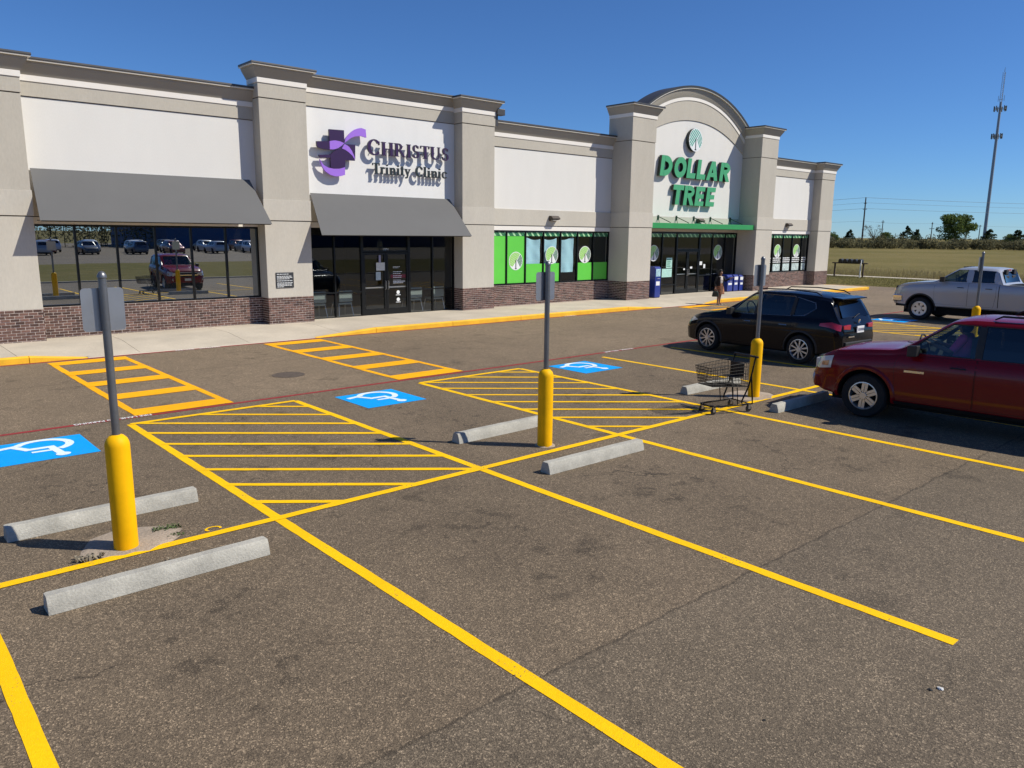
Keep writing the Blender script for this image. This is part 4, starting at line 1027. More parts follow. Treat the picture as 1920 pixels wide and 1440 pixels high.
# paint drip ring and litter on the asphalt
m = MB(); vs_ = []; fs = []
for i in range(15):
    a = R(-30+250*i/14)
    for rr in (.045, .065): vs_.append((2.647+rr*1.3*math.cos(a), 7.60+rr*math.sin(a), .005))
    if i: fs.append((2*i-2, 2*i-1, 2*i+1, 2*i))
m.add(vs_, fs).build('paint_drip', 'yellow', lot, world=True, recalc=False)
def litter(x, y, s, col, label):
    bm = bmesh.new(); bmesh.ops.create_icosphere(bm, subdivisions=2, radius=s)
    for v in bm.verts: v.co *= random.uniform(.6, 1.2); v.co.z = abs(v.co.z)*.6
    me = bpy.data.meshes.new('litter'); bm.to_mesh(me); bm.free(); me.materials.append(M('litter', col, .8)); o = finish(me, 'litter'); o.location = (x, y, .001); tag(o, label, 'litter', 'bits of litter on the asphalt')
litter(5.31, 1.62, .022, (.6, .6, .58), 'small white scrap on the asphalt at the lower right')
litter(5.24, 1.66, .016, (.02, .02, .02), 'small black pebble beside the white scrap at the lower right')
litter(4.09, 2.21, .012, (.02, .018, .015), 'tiny dark pebble on the asphalt at the bottom centre')
# ------------------------------------------------------------------ vehicles
def lerp_tab(tab, x):
    if x <= tab[0][0]: return tab[0][1]
    for (a, va), (b, vb) in zip(tab[:-1], tab[1:]):
        if x <= b: return va+(vb-va)*(x-a)/(b-a)
    return tab[-1][1]
def smooth_tab(tab, x, h=0.045):
    return (lerp_tab(tab, x-h)+2*lerp_tab(tab, x)+lerp_tab(tab, x+h)+lerp_tab(tab, x-h*.5)+lerp_tab(tab, x+h*.5))/6
class Car:
    """body lofted from station tables over y (front = +y); all half-widths, symmetric in x"""
    def __init__(s, t): s.t = t
    def W(s, y): return smooth_tab(s.t['w'], y, .05)
    def top(s, y): return smooth_tab(s.t['top'], y, .035)
    def bot(s, y): return lerp_tab(s.t['bot'], y)
    def belt(s, y): return min(smooth_tab(s.t['belt'], y), s.top(y)-.012)
    def roofw(s, y): return smooth_tab(s.t['rw'], y, .05)*s.W(y)
    def sec(s, y):
        w, zt, zb, zl = s.W(y), s.top(y), s.bot(y), s.belt(y); rw = s.roofw(y)
        H = zl-zb
        g = s.t.get('crease', .035)
        P = [(0, zb), (.72*w, zb), (.90*w, zb+.012), (.955*w, zb+.06*H), (.965*w, zb+.22*H), (.98*w, zb+.42*H), (1.0*w, zb+.62*H), (.998*w, zb+.74*H), (.985*w, zb+.86*H), (.962*w, zb+.95*H), (.93*w, zl)]
        G = zt-zl
        q0 = .925*w
        for k in (.06, .2, .4, .6, .78, .88): P.append((q0+(rw-q0)*k+.012*math.sin(math.pi*k), zl+G*k*.97))
        P += [(rw*.985-.005, zt-.055*min(1, G/.3)), (rw*.93, zt-.022*min(1, G/.3)), (rw*.80, zt-.004), (rw*.5, zt+.012), (0, zt+.018)]
        return P
    def hw(s, y, z):
        P = s.sec(y)[2:17]
        if z <= P[0][1]: return P[0][0]
        for (xa, za), (xb, zb) in zip(P[:-1], P[1:]):
            if z <= zb and zb > za: return xa+(xb-xa)*(z-za)/(zb-za)
        return P[-1][0]
    def ytop_front(s, z):
        """y on the windshield/front slope where the top profile has height z"""
        lo, hi = s.t['ymid'], s.t['y1']
        for _ in range(40):
            m = (lo+hi)/2
            if s.top(m) > z: lo = m
            else: hi = m
        return lo
    def ytop_rear(s, z):
        lo, hi = s.t['y0'], s.t['ymid']
        for _ in range(40):
            m = (lo+hi)/2
            if s.top(m) > z: hi = m
            else: lo = m
        return hi
    def shell(s, inset=0.0, ya=None, yb=None, zlo=None, n=84):
        y0 = s.t['y0'] if ya is None else ya; y1 = s.t['y1'] if yb is None else yb
        ys = []
        for i in range(n+1):
            u = i/n; ys.append(y0+(y1-y0)*(u if inset else (.5-.5*math.cos(math.pi*u))*.55+u*.45))
        vs_ = []; k = None
        for y in ys:
            P = s.sec(y)
            if inset: P = [(max(0, x-inset) if x else 0, z) for x, z in P]; P = [(x, min(z, s.top(y)-inset*.75)) for x, z in P]; P = [(x, max(z, zlo)) for x, z in P]
            ring = [(-x, y, z) for x, z in reversed(P[1:])]
            ring = [(-x, y, z) for x, z in P[::-1][:-1]]
            full = [(P[0][0], y, P[0][1])]+[(x, y, z) for x, z in P[1:-1]]+[(0, y, P[-1][1])]+[(-x, y, z) for x, z in P[-2:0:-1]]
            k = len(full); vs_ += full
        fs = []
        for i in range(len(ys)-1):
            for j in range(k): fs.append((i*k+j, i*k+(j+1) % k, (i+1)*k+(j+1) % k, (i+1)*k+j))
        fs += [tuple(range(k-1, -1, -1)), tuple((len(ys)-1)*k+j for j in range(k))]
        return MB().add(vs_, fs)
    def patch(s, poly, off, side=-1, step=.06):
        """polygon in the side view (y,z) laid on the flank, side -1 = left"""
        bm = bmesh.new(); f = bm.faces.new([bm.verts.new((0, a, b)) for a, b in poly])
        for ax, lo, hi in ((1, min(p[0] for p in poly), max(p[0] for p in poly)), (2, min(p[1] for p in poly), max(p[1] for p in poly))):
            c = lo+step
            while c < hi:
                no = (0, 1, 0) if ax == 1 else (0, 0, 1); co = (0, c, 0) if ax == 1 else (0, 0, c)
                bmesh.ops.bisect_plane(bm, geom=bm.verts[:]+bm.edges[:]+bm.faces[:], plane_co=co, plane_no=no); c += step
        bm.verts.index_update(); v = [(side*(s.hw(q.co.y, q.co.z)+off), q.co.y, q.co.z) for q in bm.verts]; fs = [tuple(q.index for q in f.verts) for f in bm.faces]; bm.free()
        return MB().add(v, fs)
def boolean(body, cutters):
    for c in cutters:
        b = body.modifiers.new('cut', 'BOOLEAN'); b.operation = 'DIFFERENCE'; b.object = c; b.solver = 'EXACT'; b.material_mode = 'TRANSFER'
    bpy.context.view_layer.update()
    me = bpy.data.meshes.new_from_object(body.evaluated_get(bpy.context.evaluated_depsgraph_get()))
    body.modifiers.clear(); body.data = me
    for c in cutters: bpy.data.objects.remove(c)
    me.polygons.foreach_set('use_smooth', [True]*len(me.polygons)); me.set_sharp_from_angle(angle=R(32))
def shrink(poly, d):
    cx = sum(p[0] for p in poly)/len(poly); cy = sum(p[1] for p in poly)/len(poly)
    out = []
    for x, y in poly:
        L = math.hypot(x-cx, y-cy); out.append((x-(x-cx)*d/L, y-(y-cy)*d/L))
    return out
MAT['tyre'] = M('tyre_rubber', (0.012, 0.012, 0.012), 0.85, noise=(30, .2))
MAT['alloy'] = M('alloy_wheel', (0.62, 0.62, 0.62), 0.28, 0.85)
MAT['well'] = M('wheel_well', (0.006, 0.006, 0.006), 0.95)
MAT['blackplastic'] = M('black_plastic', (0.015, 0.015, 0.016), 0.55)
MAT['chrome'] = M('chrome', (0.78, 0.78, 0.78), 0.08, 1.0)
MAT['seat'] = M('car_seat', (0.03, 0.03, 0.032), 0.9)
MAT['lampglass'] = M('headlight_lens', (0.62, 0.60, 0.54), 0.08, 0.0, coat=1.0)
MAT['amber'] = M('amber_lens', (0.55, 0.22, 0.06), 0.2, coat=1.0)
MAT['redlens'] = M('red_lens', (0.42, 0.012, 0.03), 0.12, coat=1.0)
MAT['plate'] = M('number_plate', (0.75, 0.76, 0.78), 0.5)
def wheel_meshes(r, rr, style, w=.22):
    t = MB(); t.lathe([(rr-.01, -w/2+.01), (rr+.005, -w/2), (r-.03, -w/2+.004), (r-.008, -w/2+.03), (r, -w/2+.06), (r, w/2-.06), (r-.008, w/2-.03), (r-.03, w/2-.004), (rr+.005, w/2), (rr-.01, w/2-.01)], 40, axis='x', cap=False)
    g = MB(); g.lathe([(rr, -w/2-.002), (rr-.016, -w/2-.004), (rr-.03, -w/2+.02), (rr-.035, w/2-.02)], 40, axis='x', cap=False)
    xf = -w/2+.012
    if style == 'ten':
        for k in range(5):
            for da in (-.17, .17):
                a = 2*math.pi*k/5+da; a2 = 2*math.pi*k/5+da*1.9
                p, q = (.045*math.cos(a), .045*math.sin(a)), ((rr-.02)*math.cos(a2), (rr-.02)*math.sin(a2)); d = Vector((q[0]-p[0], q[1]-p[1])).normalized(); e = (-d.y*.014, d.x*.014); e2 = (-d.y*.020, d.x*.020)
                g.yz([(p[0]+e[0], p[1]+e[1]), (p[0]-e[0], p[1]-e[1]), (q[0]-e2[0], q[1]-e2[1]), (q[0]+e2[0], q[1]+e2[1])], xf, xf+.03)
        g.lathe([(.06, -w/2-.004), (.068, xf+.03)], 20, axis='x')
    elif style == 'six':
        for k in range(6):
            a = 2*math.pi*k/6+.26; c, s_ = math.cos(a), math.sin(a)
            for o in (-.026, .026):
                P = [(.055*c-s_*(o-.021), .055*s_+c*(o-.021)), (.055*c-s_*(o+.021), .055*s_+c*(o+.021)), ((rr-.02)*c-s_*(o+.024), (rr-.02)*s_+c*(o+.024)), ((rr-.02)*c-s_*(o-.024), (rr-.02)*s_+c*(o-.024))]
                g.yz(P, xf-.002, xf+.03)
        g.lathe([(.055, -w/2-.006), (.062, xf+.03)], 20, axis='x')
    else:
        for k in range(6):
            a = 2*math.pi*k/6; c, s_ = math.cos(a), math.sin(a)
            P = [(.06*c-s_*-.04, .06*s_+c*-.04), (.06*c-s_*.04, .06*s_+c*.04), ((rr-.02)*c-s_*.062, (rr-.02)*s_+c*.062), ((rr-.02)*c-s_*-.062, (rr-.02)*s_+c*-.062)]
            g.yz(P, xf, xf+.03)
        g.lathe([(rr-.02, xf+.006), (rr-.075, xf+.006)], 40, axis='x', cap=False); g.lathe([(.09, -w/2-.01), (.10, xf+.03)], 24, axis='x')
    d = MB(); d.lathe([(rr-.03, .02), (.001, .02)], 30, axis='x', cap=False)
    return t, g, d
def add_wheels(root, r, rr, style, track, yf, yr, w=.22):
    t, g, d = wheel_meshes(r, rr, style, w); first = None
    for x, y in ((-track, yf), (-track, yr), (track, yf), (track, yr)):
        wh = t.build('wheel', 'tyre', root, smooth=35) if first is None else first[0].copy()
        if first is None:
            rim = g.build('rim', 'alloy', wh, smooth=35); dk = d.build('brake_disc', 'well', wh, recalc=False); first = (wh, rim, dk)
        else:
            COL.objects.link(wh); wh.parent = root
            for c in first[1:]: k = c.copy(); COL.objects.link(k); k.parent = wh
        wh.location = (x, y, r); wh.rotation_euler = (random.uniform(0, 6), 0, math.pi if x > 0 else 0)
def make_car(name, label, spec, paint, loc, rz):
    T = spec; car = Car(T); root = thing(name, label, T['cat'], loc, rz)
    body = car.shell().build('body', paint, root, smooth=30)
    cuts = []
    m = MB()
    for sx in (-1, 1):
        for y in (T['yf'], T['yr']): m.lathe([(T['ar'], sx*(T['wmax']+.1)), (T['ar'], sx*(T['wmax']-.36))], 36, (0, y, T['r']+.01), 'x')
    cuts.append(m.build('cut', 'well', root))
    m = car.shell(.075, T['cab'][0], T['cab'][1], T['cab'][2], 30); cuts.append(m.build('cut', 'seat', root))
    m = MB()
    for p in T['side']: m.yz(p, -1.4, 1.4)
    cuts.append(m.build('cut', 'blackplastic', root))
    m = MB(); wsx, wsz = T['ws']; yb = car.ytop_front(wsz[0]); m.xz([(-wsx[0], wsz[0]), (wsx[0], wsz[0]), (wsx[1], wsz[1]), (-wsx[1], wsz[1])], T['cab'][1]-.9, yb+.4)
    if T.get('rs'):
        rsx, rsz = T['rs']; m.xz([(-rsx[0], rsz[0]), (rsx[0], rsz[0]), (rsx[1], rsz[1]), (-rsx[1], rsz[1])], T['rsy'][0], T['rsy'][1])
    cuts.append(m.build('cut', 'blackplastic', root))
    boolean(body, cuts)
    # glass
    for i, p in enumerate(T['side']):
        for sd in (-1, 1): car.patch(p, -.012, sd, .15).build('side_window', T['gl'][i], root, recalc=False)
    def slope(wx, wz, fn, name, mat, off):
        m = MB(); vs_ = []; fs = []; nz, nx = 6, 8
        for j in range(nz+1):
            z = wz[0]+(wz[1]-wz[0])*j/nz; w = wx[0]+(wx[1]-wx[0])*j/nz
            for i in range(nx+1): x = -w+2*w*i/nx; vs_.append((x, fn(z)+off-.05*(x/wx[0])**2*(1 if off > -1 else 1), z-.004))
        for j in range(nz):
            for i in range(nx): k = j*(nx+1)+i; fs.append((k, k+1, k+nx+2, k+nx+1))
        return m.add(vs_, fs).build(name, mat, root, smooth=40, recalc=False)
    slope(wsx, wsz, car.ytop_front, 'windshield', 'glass_car', 0)
    if T.get('rs') and T.get('rslope'): slope((rsx[0]-.005, rsx[1]-.005), rsz, car.ytop_rear, 'rear_window', T['gl'][-1], .012)
    # dark trim round the side glass
    for p in T['side']:
        for sd in (-1, 1):
            q = shrink(p, -.022); ring = MB(); n = len(p)
            a = [(sd*(car.hw(y, z)+.002), y, z) for y, z in p]; b = [(sd*(car.hw(y, z)+.004), y, z) for y, z in q]
            ring.add(a+b, [(i, (i+1) % n, (i+1) % n+n, i+n) for i in range(n)]); ring.build('window_trim', T.get('trim', 'blackplastic'), root)
    for pp in T.get('pillars', ()):
        for sd in (-1, 1): car.patch(pp, .003, sd, .2).build('pillar', 'blackplastic', root, recalc=False)
    # doors
    for dp in T['doors']:
        for sd in (-1, 1):
            car.patch(shrink(dp, -.007), .0012, sd).build('door_gap', 'well', root, recalc=False)
            d = car.patch(dp, .004, sd).build('door', paint, root, smooth=40)
            ys = [p[0] for p in dp]; yh = min(ys)+.13; zh = T['hz']; xx = sd*(car.hw(yh, zh)+.01)
            hm = MB(); hm.tube([(xx, yh, zh), (xx+sd*.03, yh+.02, zh+.005), (xx+sd*.03, yh+.18, zh+.005), (xx, yh+.20, zh)], .012, 6); hm.build('handle', T['hm'], d, smooth=50)
    add_wheels(root, T['r'], T['rr'], T['wstyle'], T['track'], T['yf'], T['yr'], T.get('ww', .22))
    # mirrors
    ym, zm = T['mir']
    for sd in (-1, 1):
        x = sd*(car.hw(ym, zm)); m = MB(); m.box(x if sd > 0 else x-.10, x+.10 if sd > 0 else x, ym-.03, ym+.03, zm-.01, zm+.02)
        a = x+sd*.07; b = x+sd*.23; lo, hi = min(a, b), max(a, b)
        m.prism([(lo, zm-.06), (hi, zm-.05), (hi, zm+.11), (lo, zm+.12)], lambda p, q: (p, ym-.06, q), lambda p, q: (p*.985, ym+.09, q*.99)); m.build('mirror', T['mm'], root, bevel=.02)
    # underside, seats, steering wheel
    MB().box(-T['wmax']*.7, T['wmax']*.7, T['y0']+.35, T['y1']-.35, .22, car.bot(0)+.12).build('chassis', 'well', root)
    for y in T['seats']:
        for sd in (-1, 1):
            m = MB(); m.box(sd*.38-.24, sd*.38+.24, y-.28, y+.28, T['cab'][2]+.02, T['cab'][2]+.15); m.box(sd*.38-.23, sd*.38+.23, y-.40, y-.27, T['cab'][2]+.1, T['cab'][2]+.62); m.box(sd*.38-.12, sd*.38+.12, y-.40, y-.30, T['cab'][2]+.64, T['cab'][2]+.82)
            m.build('seat', 'seat', root, bevel=.03)
    y = T['seats'][0]+.46; m = MB(); ring = [(-.38+.18*math.cos(a*math.pi/8), y+.05*math.sin(a*math.pi/8), T['cab'][2]+.40+.17*math.sin(a*math.pi/8)) for a in range(16)]; m.tube(ring, .016, 6, closed=True); m.build('steering_wheel', 'seat', root)
    return root, car
def arch_flare(root, car, mat, yw, r, a0, a1, wdt=.05, off=.012):
    for sd in (-1, 1):
        vs_ = []; fs = []; n = 28
        for i in range(n+1):
            a = R(a0+(a1-a0)*i/n)
            for rad, o in ((r-.002, -.01), (r, off), (r+wdt*.6, off), (r+wdt, .0)):
                y = yw+rad*math.cos(a); z = car.t['r']+.01+rad*math.sin(a); vs_.append((sd*(car.hw(y, z)+o), y, z))
        for i in range(n):
            for j in range(3): k = i*4+j; fs.append((k, k+1, k+5, k+4))
        MB().add(vs_, fs).build('wheel_arch', mat, root, smooth=40)
P_BLACK = M('black_car_paint', (0.003, 0.0032, 0.006), 0.2, spec=0.18, coat=0.28)
P_RED = M('dark_red_car_paint', (0.175, 0.003, 0.008), 0.25, 0.0, spec=0.2, coat=0.35)
P_SILVER = M('silver_car_paint', (0.40, 0.425, 0.48), 0.35, 0.25, coat=0.25)

# --- black crossover
SUV = dict(cat='car', y0=-2.28, y1=2.30, ymid=-.2, wmax=.92, r=.35, rr=.245, ar=.405, yf=1.36, yr=-1.32, track=.80, crease=.04,
  w=[(-2.29, .66), (-2.24, .76), (-2.12, .85), (-1.8, .90), (-1.2, .92), (1.3, .92), (1.75, .89), (2.05, .80), (2.2, .68), (2.30, .52)],
  bot=[(-2.3, .40), (-2.1, .32), (-1.7, .24), (1.8, .22), (2.1, .24), (2.3, .30)],
  belt=[(-2.3, .72), (-2.2, .98), (-1.9, 1.10), (-1.2, 1.09), (0, 1.04), (.85, .99), (1.2, .96), (1.9, .82), (2.2, .64), (2.3, .5)],
  top=[(-2.3, .74), (-2.27, .92), (-2.22, 1.02), (-2.16, 1.12), (-1.93, 1.56), (-1.88, 1.60), (-1.5, 1.645), (-.8, 1.675), (-.2, 1.665), (.15, 1.62), (.95, 1.12), (1.05, 1.075), (1.6, 1.00), (1.95, .90), (2.18, .74), (2.30, .56)],
  rw=[(-2.3, .92), (-2.15, .88), (-1.9, .74), (-1.5, .735), (0, .735), (.2, .74), (.95, .83), (1.1, .86), (2.3, .80)],
  cab=(-1.80, .72, .78), ws=((.66, .56), (1.13, 1.575)), rs=((.60, .50), (1.16, 1.50)), rsy=(-2.6, -1.6), rslope=True,
  side=[[(.70, 1.075), (.02, 1.09), (-.05, 1.56), (.12, 1.56), (.40, 1.375)], [(-.10, 1.095), (-.98, 1.13), (-1.02, 1.575), (-.16, 1.585)], [(-1.08, 1.14), (-1.36, 1.17), (-1.60, 1.34), (-1.55, 1.46), (-1.10, 1.56)]],
  gl=['glass_car', 'glass_tint', 'glass_tint', 'glass_tint'], trim='chrometrim',
  doors=[[(.84, 1.00), (.90, .90), (.86, .36), (-.06, .34), (-.06, 1.06)], [(-.08, 1.06), (-.08, .34), (-.78, .36), (-.98, .62), (-1.06, .78), (-1.08, 1.09)]],
  pillars=[[(.02, 1.10), (-.10, 1.10), (-.16, 1.575), (-.05, 1.555)], [(-.98, 1.14), (-1.08, 1.15), (-1.10, 1.555), (-1.02, 1.565)]], hz=.90, hm='chrome', wstyle='ten', mir=(.62, 1.09), mm='blackplastic', seats=(-.05, -.95))
MAT['chrometrim'] = M('dark_chrome', (0.16, 0.16, 0.17), 0.25, 0.9)
bk, bcar = make_car('black_suv', 'glossy black compact SUV parked facing the store, silver ten-spoke wheels', SUV, P_BLACK, (18.12, 10.42, 0), R(-3.0))
for sd in (-1, 1):
    bcar.patch([(-1.78, .96), (-2.05, .93), (-2.235, .86), (-2.235, 1.0), (-2.05, 1.06), (-1.80, 1.02)], .008, sd, .05).build('tail_light', 'redlens', bk, smooth=40, recalc=False)
    bcar.patch([(1.70, .80), (2.05, .70), (2.14, .74), (1.95, .86)], .008, sd, .05).build('headlight', 'lampglass', bk, smooth=40, recalc=False)
    bcar.patch([(1.10, .30), (1.75, .31), (1.78, .24), (1.1, .23)], .004, sd).build('sill', 'blackplastic', bk, recalc=False)
    x = sd*.62; MB().tube([(x, .10, 1.63), (x, -.05, 1.71), (x, -.8, 1.735), (x, -1.5, 1.70), (x, -1.66, 1.625)], [.012, .016, .016, .016, .012], 6).build('roof_rail', 'blackplastic', bk, smooth=50)
    m = MB(); x0, x1 = sorted((sd*.40, sd*.66)); m.prism([(x0, .90), (x1, .88), (x1, 1.0), (x0, .985)], lambda p, q: (p, -2.20-.02, q), lambda p, q: (p, -2.30+.10*(abs(p)-.35), q)); m.build('tail_light', 'redlens', bk, bevel=.01)
arch_flare(bk, bcar, 'blackplastic', 1.36, .405, -8, 188, .045); arch_flare(bk, bcar, 'blackplastic', -1.32, .405, -8, 188, .045)
m = MB(); m.prism([(-.58, 1.575), (.58, 1.575), (.55, 1.605), (-.55, 1.605)], lambda p, q: (p, -1.85, q+.01), lambda p, q: (p, -2.12, q-.015)); m.build('rear_spoiler', P_BLACK, bk, bevel=.012)
m = MB(); m.box(-.155, .155, -2.325, -2.30, .80, .955); pl = m.build('number_plate', 'plate', bk, bevel=.004)
m = MB(); [m.box(-.11+.055*k, -.075+.055*k, -2.327, -2.3255, .845, .905) for k in range(5)]; m.build('plate_print', 'deepblue', pl) if 'deepblue' in MAT else m.build('plate_print', 'boxblue_d', pl)
m = MB(); m.lathe([(.05, 0), (.05, .012), (.0005, .014)], 16, (0, -2.275, 1.06), 'y', cap=False); m.build('badge', 'chrome', bk)
m = MB(); m.box(-.50, -.24, -2.315, -2.305, .705, .735); m.build('badge', 'chrome', bk)
m = MB(); m.prism([(-.62, .40), (.62, .40), (.60, .60), (-.60, .60)], lambda p, q: (p, -2.20, q), lambda p, q: (p, -2.335+.03*abs(p), q)); m.build('rear_bumper', 'blackplastic', bk, bevel=.02)
MB().tube([(-.10, -2.19, 1.14), (.20, -2.12, 1.20), (.28, -2.11, 1.205)], .009, 6).build('rear_wiper', 'blackplastic', bk)
m = MB(); m.prism([(-.5, .50), (.5, .50), (.46, .62), (-.46, .62)], lambda p, q: (p, 2.22, q), lambda p, q: (p, 2.325-.05*p*p, q)); m.build('grille', 'blackplastic', bk)

# --- dark red SUV
EXP = dict(cat='car', y0=-2.44, y1=2.44, ymid=-.3, wmax=.935, r=.375, rr=.235, ar=.44, yf=1.47, yr=-1.43, track=.80,
  w=[(-2.45, .78), (-2.38, .86), (-2.2, .90), (-1.6, .93), (1.5, .935), (1.9, .92), (2.2, .86), (2.38, .76), (2.45, .66)],
  bot=[(-2.45, .45), (-2.2, .36), (-1.8, .30), (1.8, .30), (2.2, .34), (2.45, .42)],
  belt=[(-2.45, .80), (-2.36, 1.12), (-2.2, 1.16), (-1, 1.15), (.6, 1.13), (1.0, 1.11), (1.5, 1.06), (2.05, 1.0), (2.3, .88), (2.45, .62)],
  top=[(-2.45, .82), (-2.40, 1.10), (-2.36, 1.20), (-2.20, 1.66), (-2.10, 1.72), (-1.6, 1.755), (-.8, 1.775), (0, 1.765), (.22, 1.735), (.34, 1.69), (.95, 1.245), (1.08, 1.20), (1.5, 1.165), (2.0, 1.10), (2.28, .98), (2.38, .84), (2.45, .66)],
  rw=[(-2.45, .92), (-2.3, .84), (-2.05, .76), (0, .76), (.3, .765), (.95, .85), (1.1, .88), (2.45, .84)],
  cab=(-2.02, .78, .86), ws=((.70, .60), (1.26, 1.675)), rs=((.66, .56), (1.24, 1.60)), rsy=(-2.7, -1.8), rslope=True,
  side=[[(.86, 1.175), (-.10, 1.185), (-.10, 1.665), (.27, 1.66), (.60, 1.43)], [(-.20, 1.185), (-1.05, 1.195), (-1.12, 1.67), (-.20, 1.67)], [(-1.15, 1.195), (-2.05, 1.22), (-1.98, 1.62), (-1.22, 1.67)]],
  gl=['glass_car', 'glass_tint', 'glass_tint', 'glass_tint'],
  doors=[[(.98, 1.12), (1.02, .95), (.98, .40), (-.14, .40), (-.14, 1.155)], [(-.16, 1.155), (-.16, .40), (-.84, .41), (-1.02, .66), (-1.10, .86), (-1.14, 1.165)]],
  pillars=[[(-.10, 1.19), (-.20, 1.19), (-.20, 1.665), (-.10, 1.66)], [(-1.05, 1.20), (-1.15, 1.20), (-1.22, 1.665), (-1.12, 1.665)]], hz=1.01, hm='blackplastic', wstyle='six', mir=(.72, 1.20), mm='blackplastic', seats=(.30, -.75), ww=.24)
rd, rcar = make_car('red_suv', 'dark red midsize SUV with six-spoke wheels, parked at the right edge with a driver inside', EXP, P_RED, (13.83, 4.22, 0), R(3.5))
for sd in (-1, 1):
    rcar.patch([(2.04, .99), (2.36, .92), (2.41, .78), (2.30, .74), (2.06, .78)], .008, sd, .05).build('headlight', 'lampglass', rd, smooth=40, recalc=False)
    rcar.patch([(2.10, .90), (2.24, .87), (2.24, .80), (2.11, .81)], .014, sd, .05).build('turn_signal', 'amber', rd, smooth=40, recalc=False)
    rcar.patch([(-2.22, 1.12), (-2.37, 1.10), (-2.40, .82), (-2.24, .84)], .008, sd, .05).build('tail_light', 'redlens', rd, smooth=40, recalc=False)
    rcar.patch([(.86, .86), (.56, .865), (.56, .90), (.86, .895)], .012, sd, .1).build('badge', 'chrome', rd, recalc=False)
    rcar.patch([(1.0, .37), (-.95, .37), (-.95, .31), (1.0, .31)], .03, sd).build('running_board', 'blackplastic', rd, recalc=False)
    MB().tube([(sd*.60, -.25, 1.775), (sd*.60, -.35, 1.83), (sd*.60, -1.5, 1.83), (sd*.60, -1.7, 1.765)], [.012, .018, .018, .012], 6).build('roof_rail', 'blackplastic', rd, smooth=50)
    m = MB(); m.lathe([(.085, -.02), (.085, .02), (.07, .025), (.0005, .02)], 16, (sd*.66, 2.405, .56), 'y', cap=False); m.build('fog_light', 'lampglass', rd)
    m = MB(); x0, x1 = sorted((sd*.50, sd*.72)); m.box(x0, x1, 2.28, 2.40, .72, .90); m.build('headlight', 'lampglass', rd, bevel=.02)
arch_flare(rd, rcar, P_RED, 1.47, .44, -10, 190, .07, .03); arch_flare(rd, rcar, P_RED, -1.43, .44, -10, 190, .07, .03)
m = MB(); m.prism([(-.48, .68), (.48, .68), (.50, .92), (-.50, .92)], lambda p, q: (p, 2.25, q), lambda p, q: (p, 2.465-.06*p*p, q)); gr = m.build('grille', 'blackplastic', rd, bevel=.02)
m = MB(); m.box(-.50, .50, 2.43, 2.475, .76, .82); m.build('grille_bar', 'chrome', gr, bevel=.01)
m = MB(); m.prism([(-.84, .40), (.84, .40), (.84, .62), (-.84, .62)], lambda p, q: (p, 2.10, q), lambda p, q: (p*.93, 2.49-.14*p*p, q)); m.build('front_bumper', P_RED, rd, bevel=.04)
m = MB(); m.box(-.15, .15, 2.49, 2.50, .50, .62); m.build('number_plate', 'plate', rd)
m = MB(); m.tube([(.55, 1.05, 1.235), (.05, .98, 1.30)], .01, 6); m.tube([(-.05, 1.05, 1.235), (-.5, .98, 1.30)], .01, 6); m.build('wiper', 'blackplastic', rd)

# --- silver crew-cab pickup
TRK = dict(cat='truck', y0=-3.05, y1=2.98, ymid=.2, wmax=1.015, r=.405, rr=.26, ar=.49, yf=1.98, yr=-1.90, track=.87,
  w=[(-3.06, .93), (-2.9, .985), (-1.0, 1.0), (2.0, 1.015), (2.5, 1.0), (2.75, .94), (2.9, .86), (2.98, .80)],
  bot=[(-3.05, .62), (-2.6, .52), (-1.4, .50), (2.4, .48), (2.98, .52)],
  belt=[(-3.05, 1.36), (-.66, 1.36), (-.5, 1.38), (1.0, 1.36), (1.6, 1.31), (2.3, 1.24), (2.75, 1.14), (2.98, .95)],
  top=[(-3.05, 1.375), (-.60, 1.378), (-.56, 1.40), (-.44, 1.80), (-.36, 1.885), (-.1, 1.91), (.5, 1.915), (.75, 1.90), (.92, 1.86), (1.52, 1.43), (1.64, 1.385), (2.2, 1.34), (2.7, 1.26), (2.88, 1.14), (2.98, .98)],
  rw=[(-3.05, .98), (-.6, .96), (-.4, .79), (.8, .79), (.95, .80), (1.55, .90), (1.8, .93), (2.98, .92)],
  cab=(-.36, 1.34, 1.05), ws=((.74, .64), (1.44, 1.84)), rs=((.70, .64), (1.44, 1.80)), rsy=(-.9, -.1), rslope=True,
  side=[[(1.42, 1.42), (.56, 1.425), (.56, 1.82), (.86, 1.80), (1.16, 1.60)], [(.36, 1.425), (-.30, 1.43), (-.28, 1.80), (.36, 1.82)]],
  gl=['glass_car', 'glass_tint', 'glass_tint'],
  doors=[[(1.50, 1.34), (1.54, 1.2), (1.52, .62), (.46, .60), (.46, 1.38)], [(.44, 1.38), (.44, .60), (-.36, .60), (-.42, 1.0), (-.40, 1.39)]],
  hz=1.22, hm='chrometrim', wstyle='steel', mir=(1.26, 1.46), mm='blackplastic', seats=(.55, -.1), ww=.27)
tk, tcar = make_car('silver_pickup', 'silver crew-cab pickup truck parked at the far right, front towards the store', TRK, P_SILVER, (31.2, 9.46, 0), R(-1.0))
tk.scale = (1.03, 1.03, 1.03)
m = MB(); m.box(-.80, .80, -2.85, -.72, 1.0, 1.3)
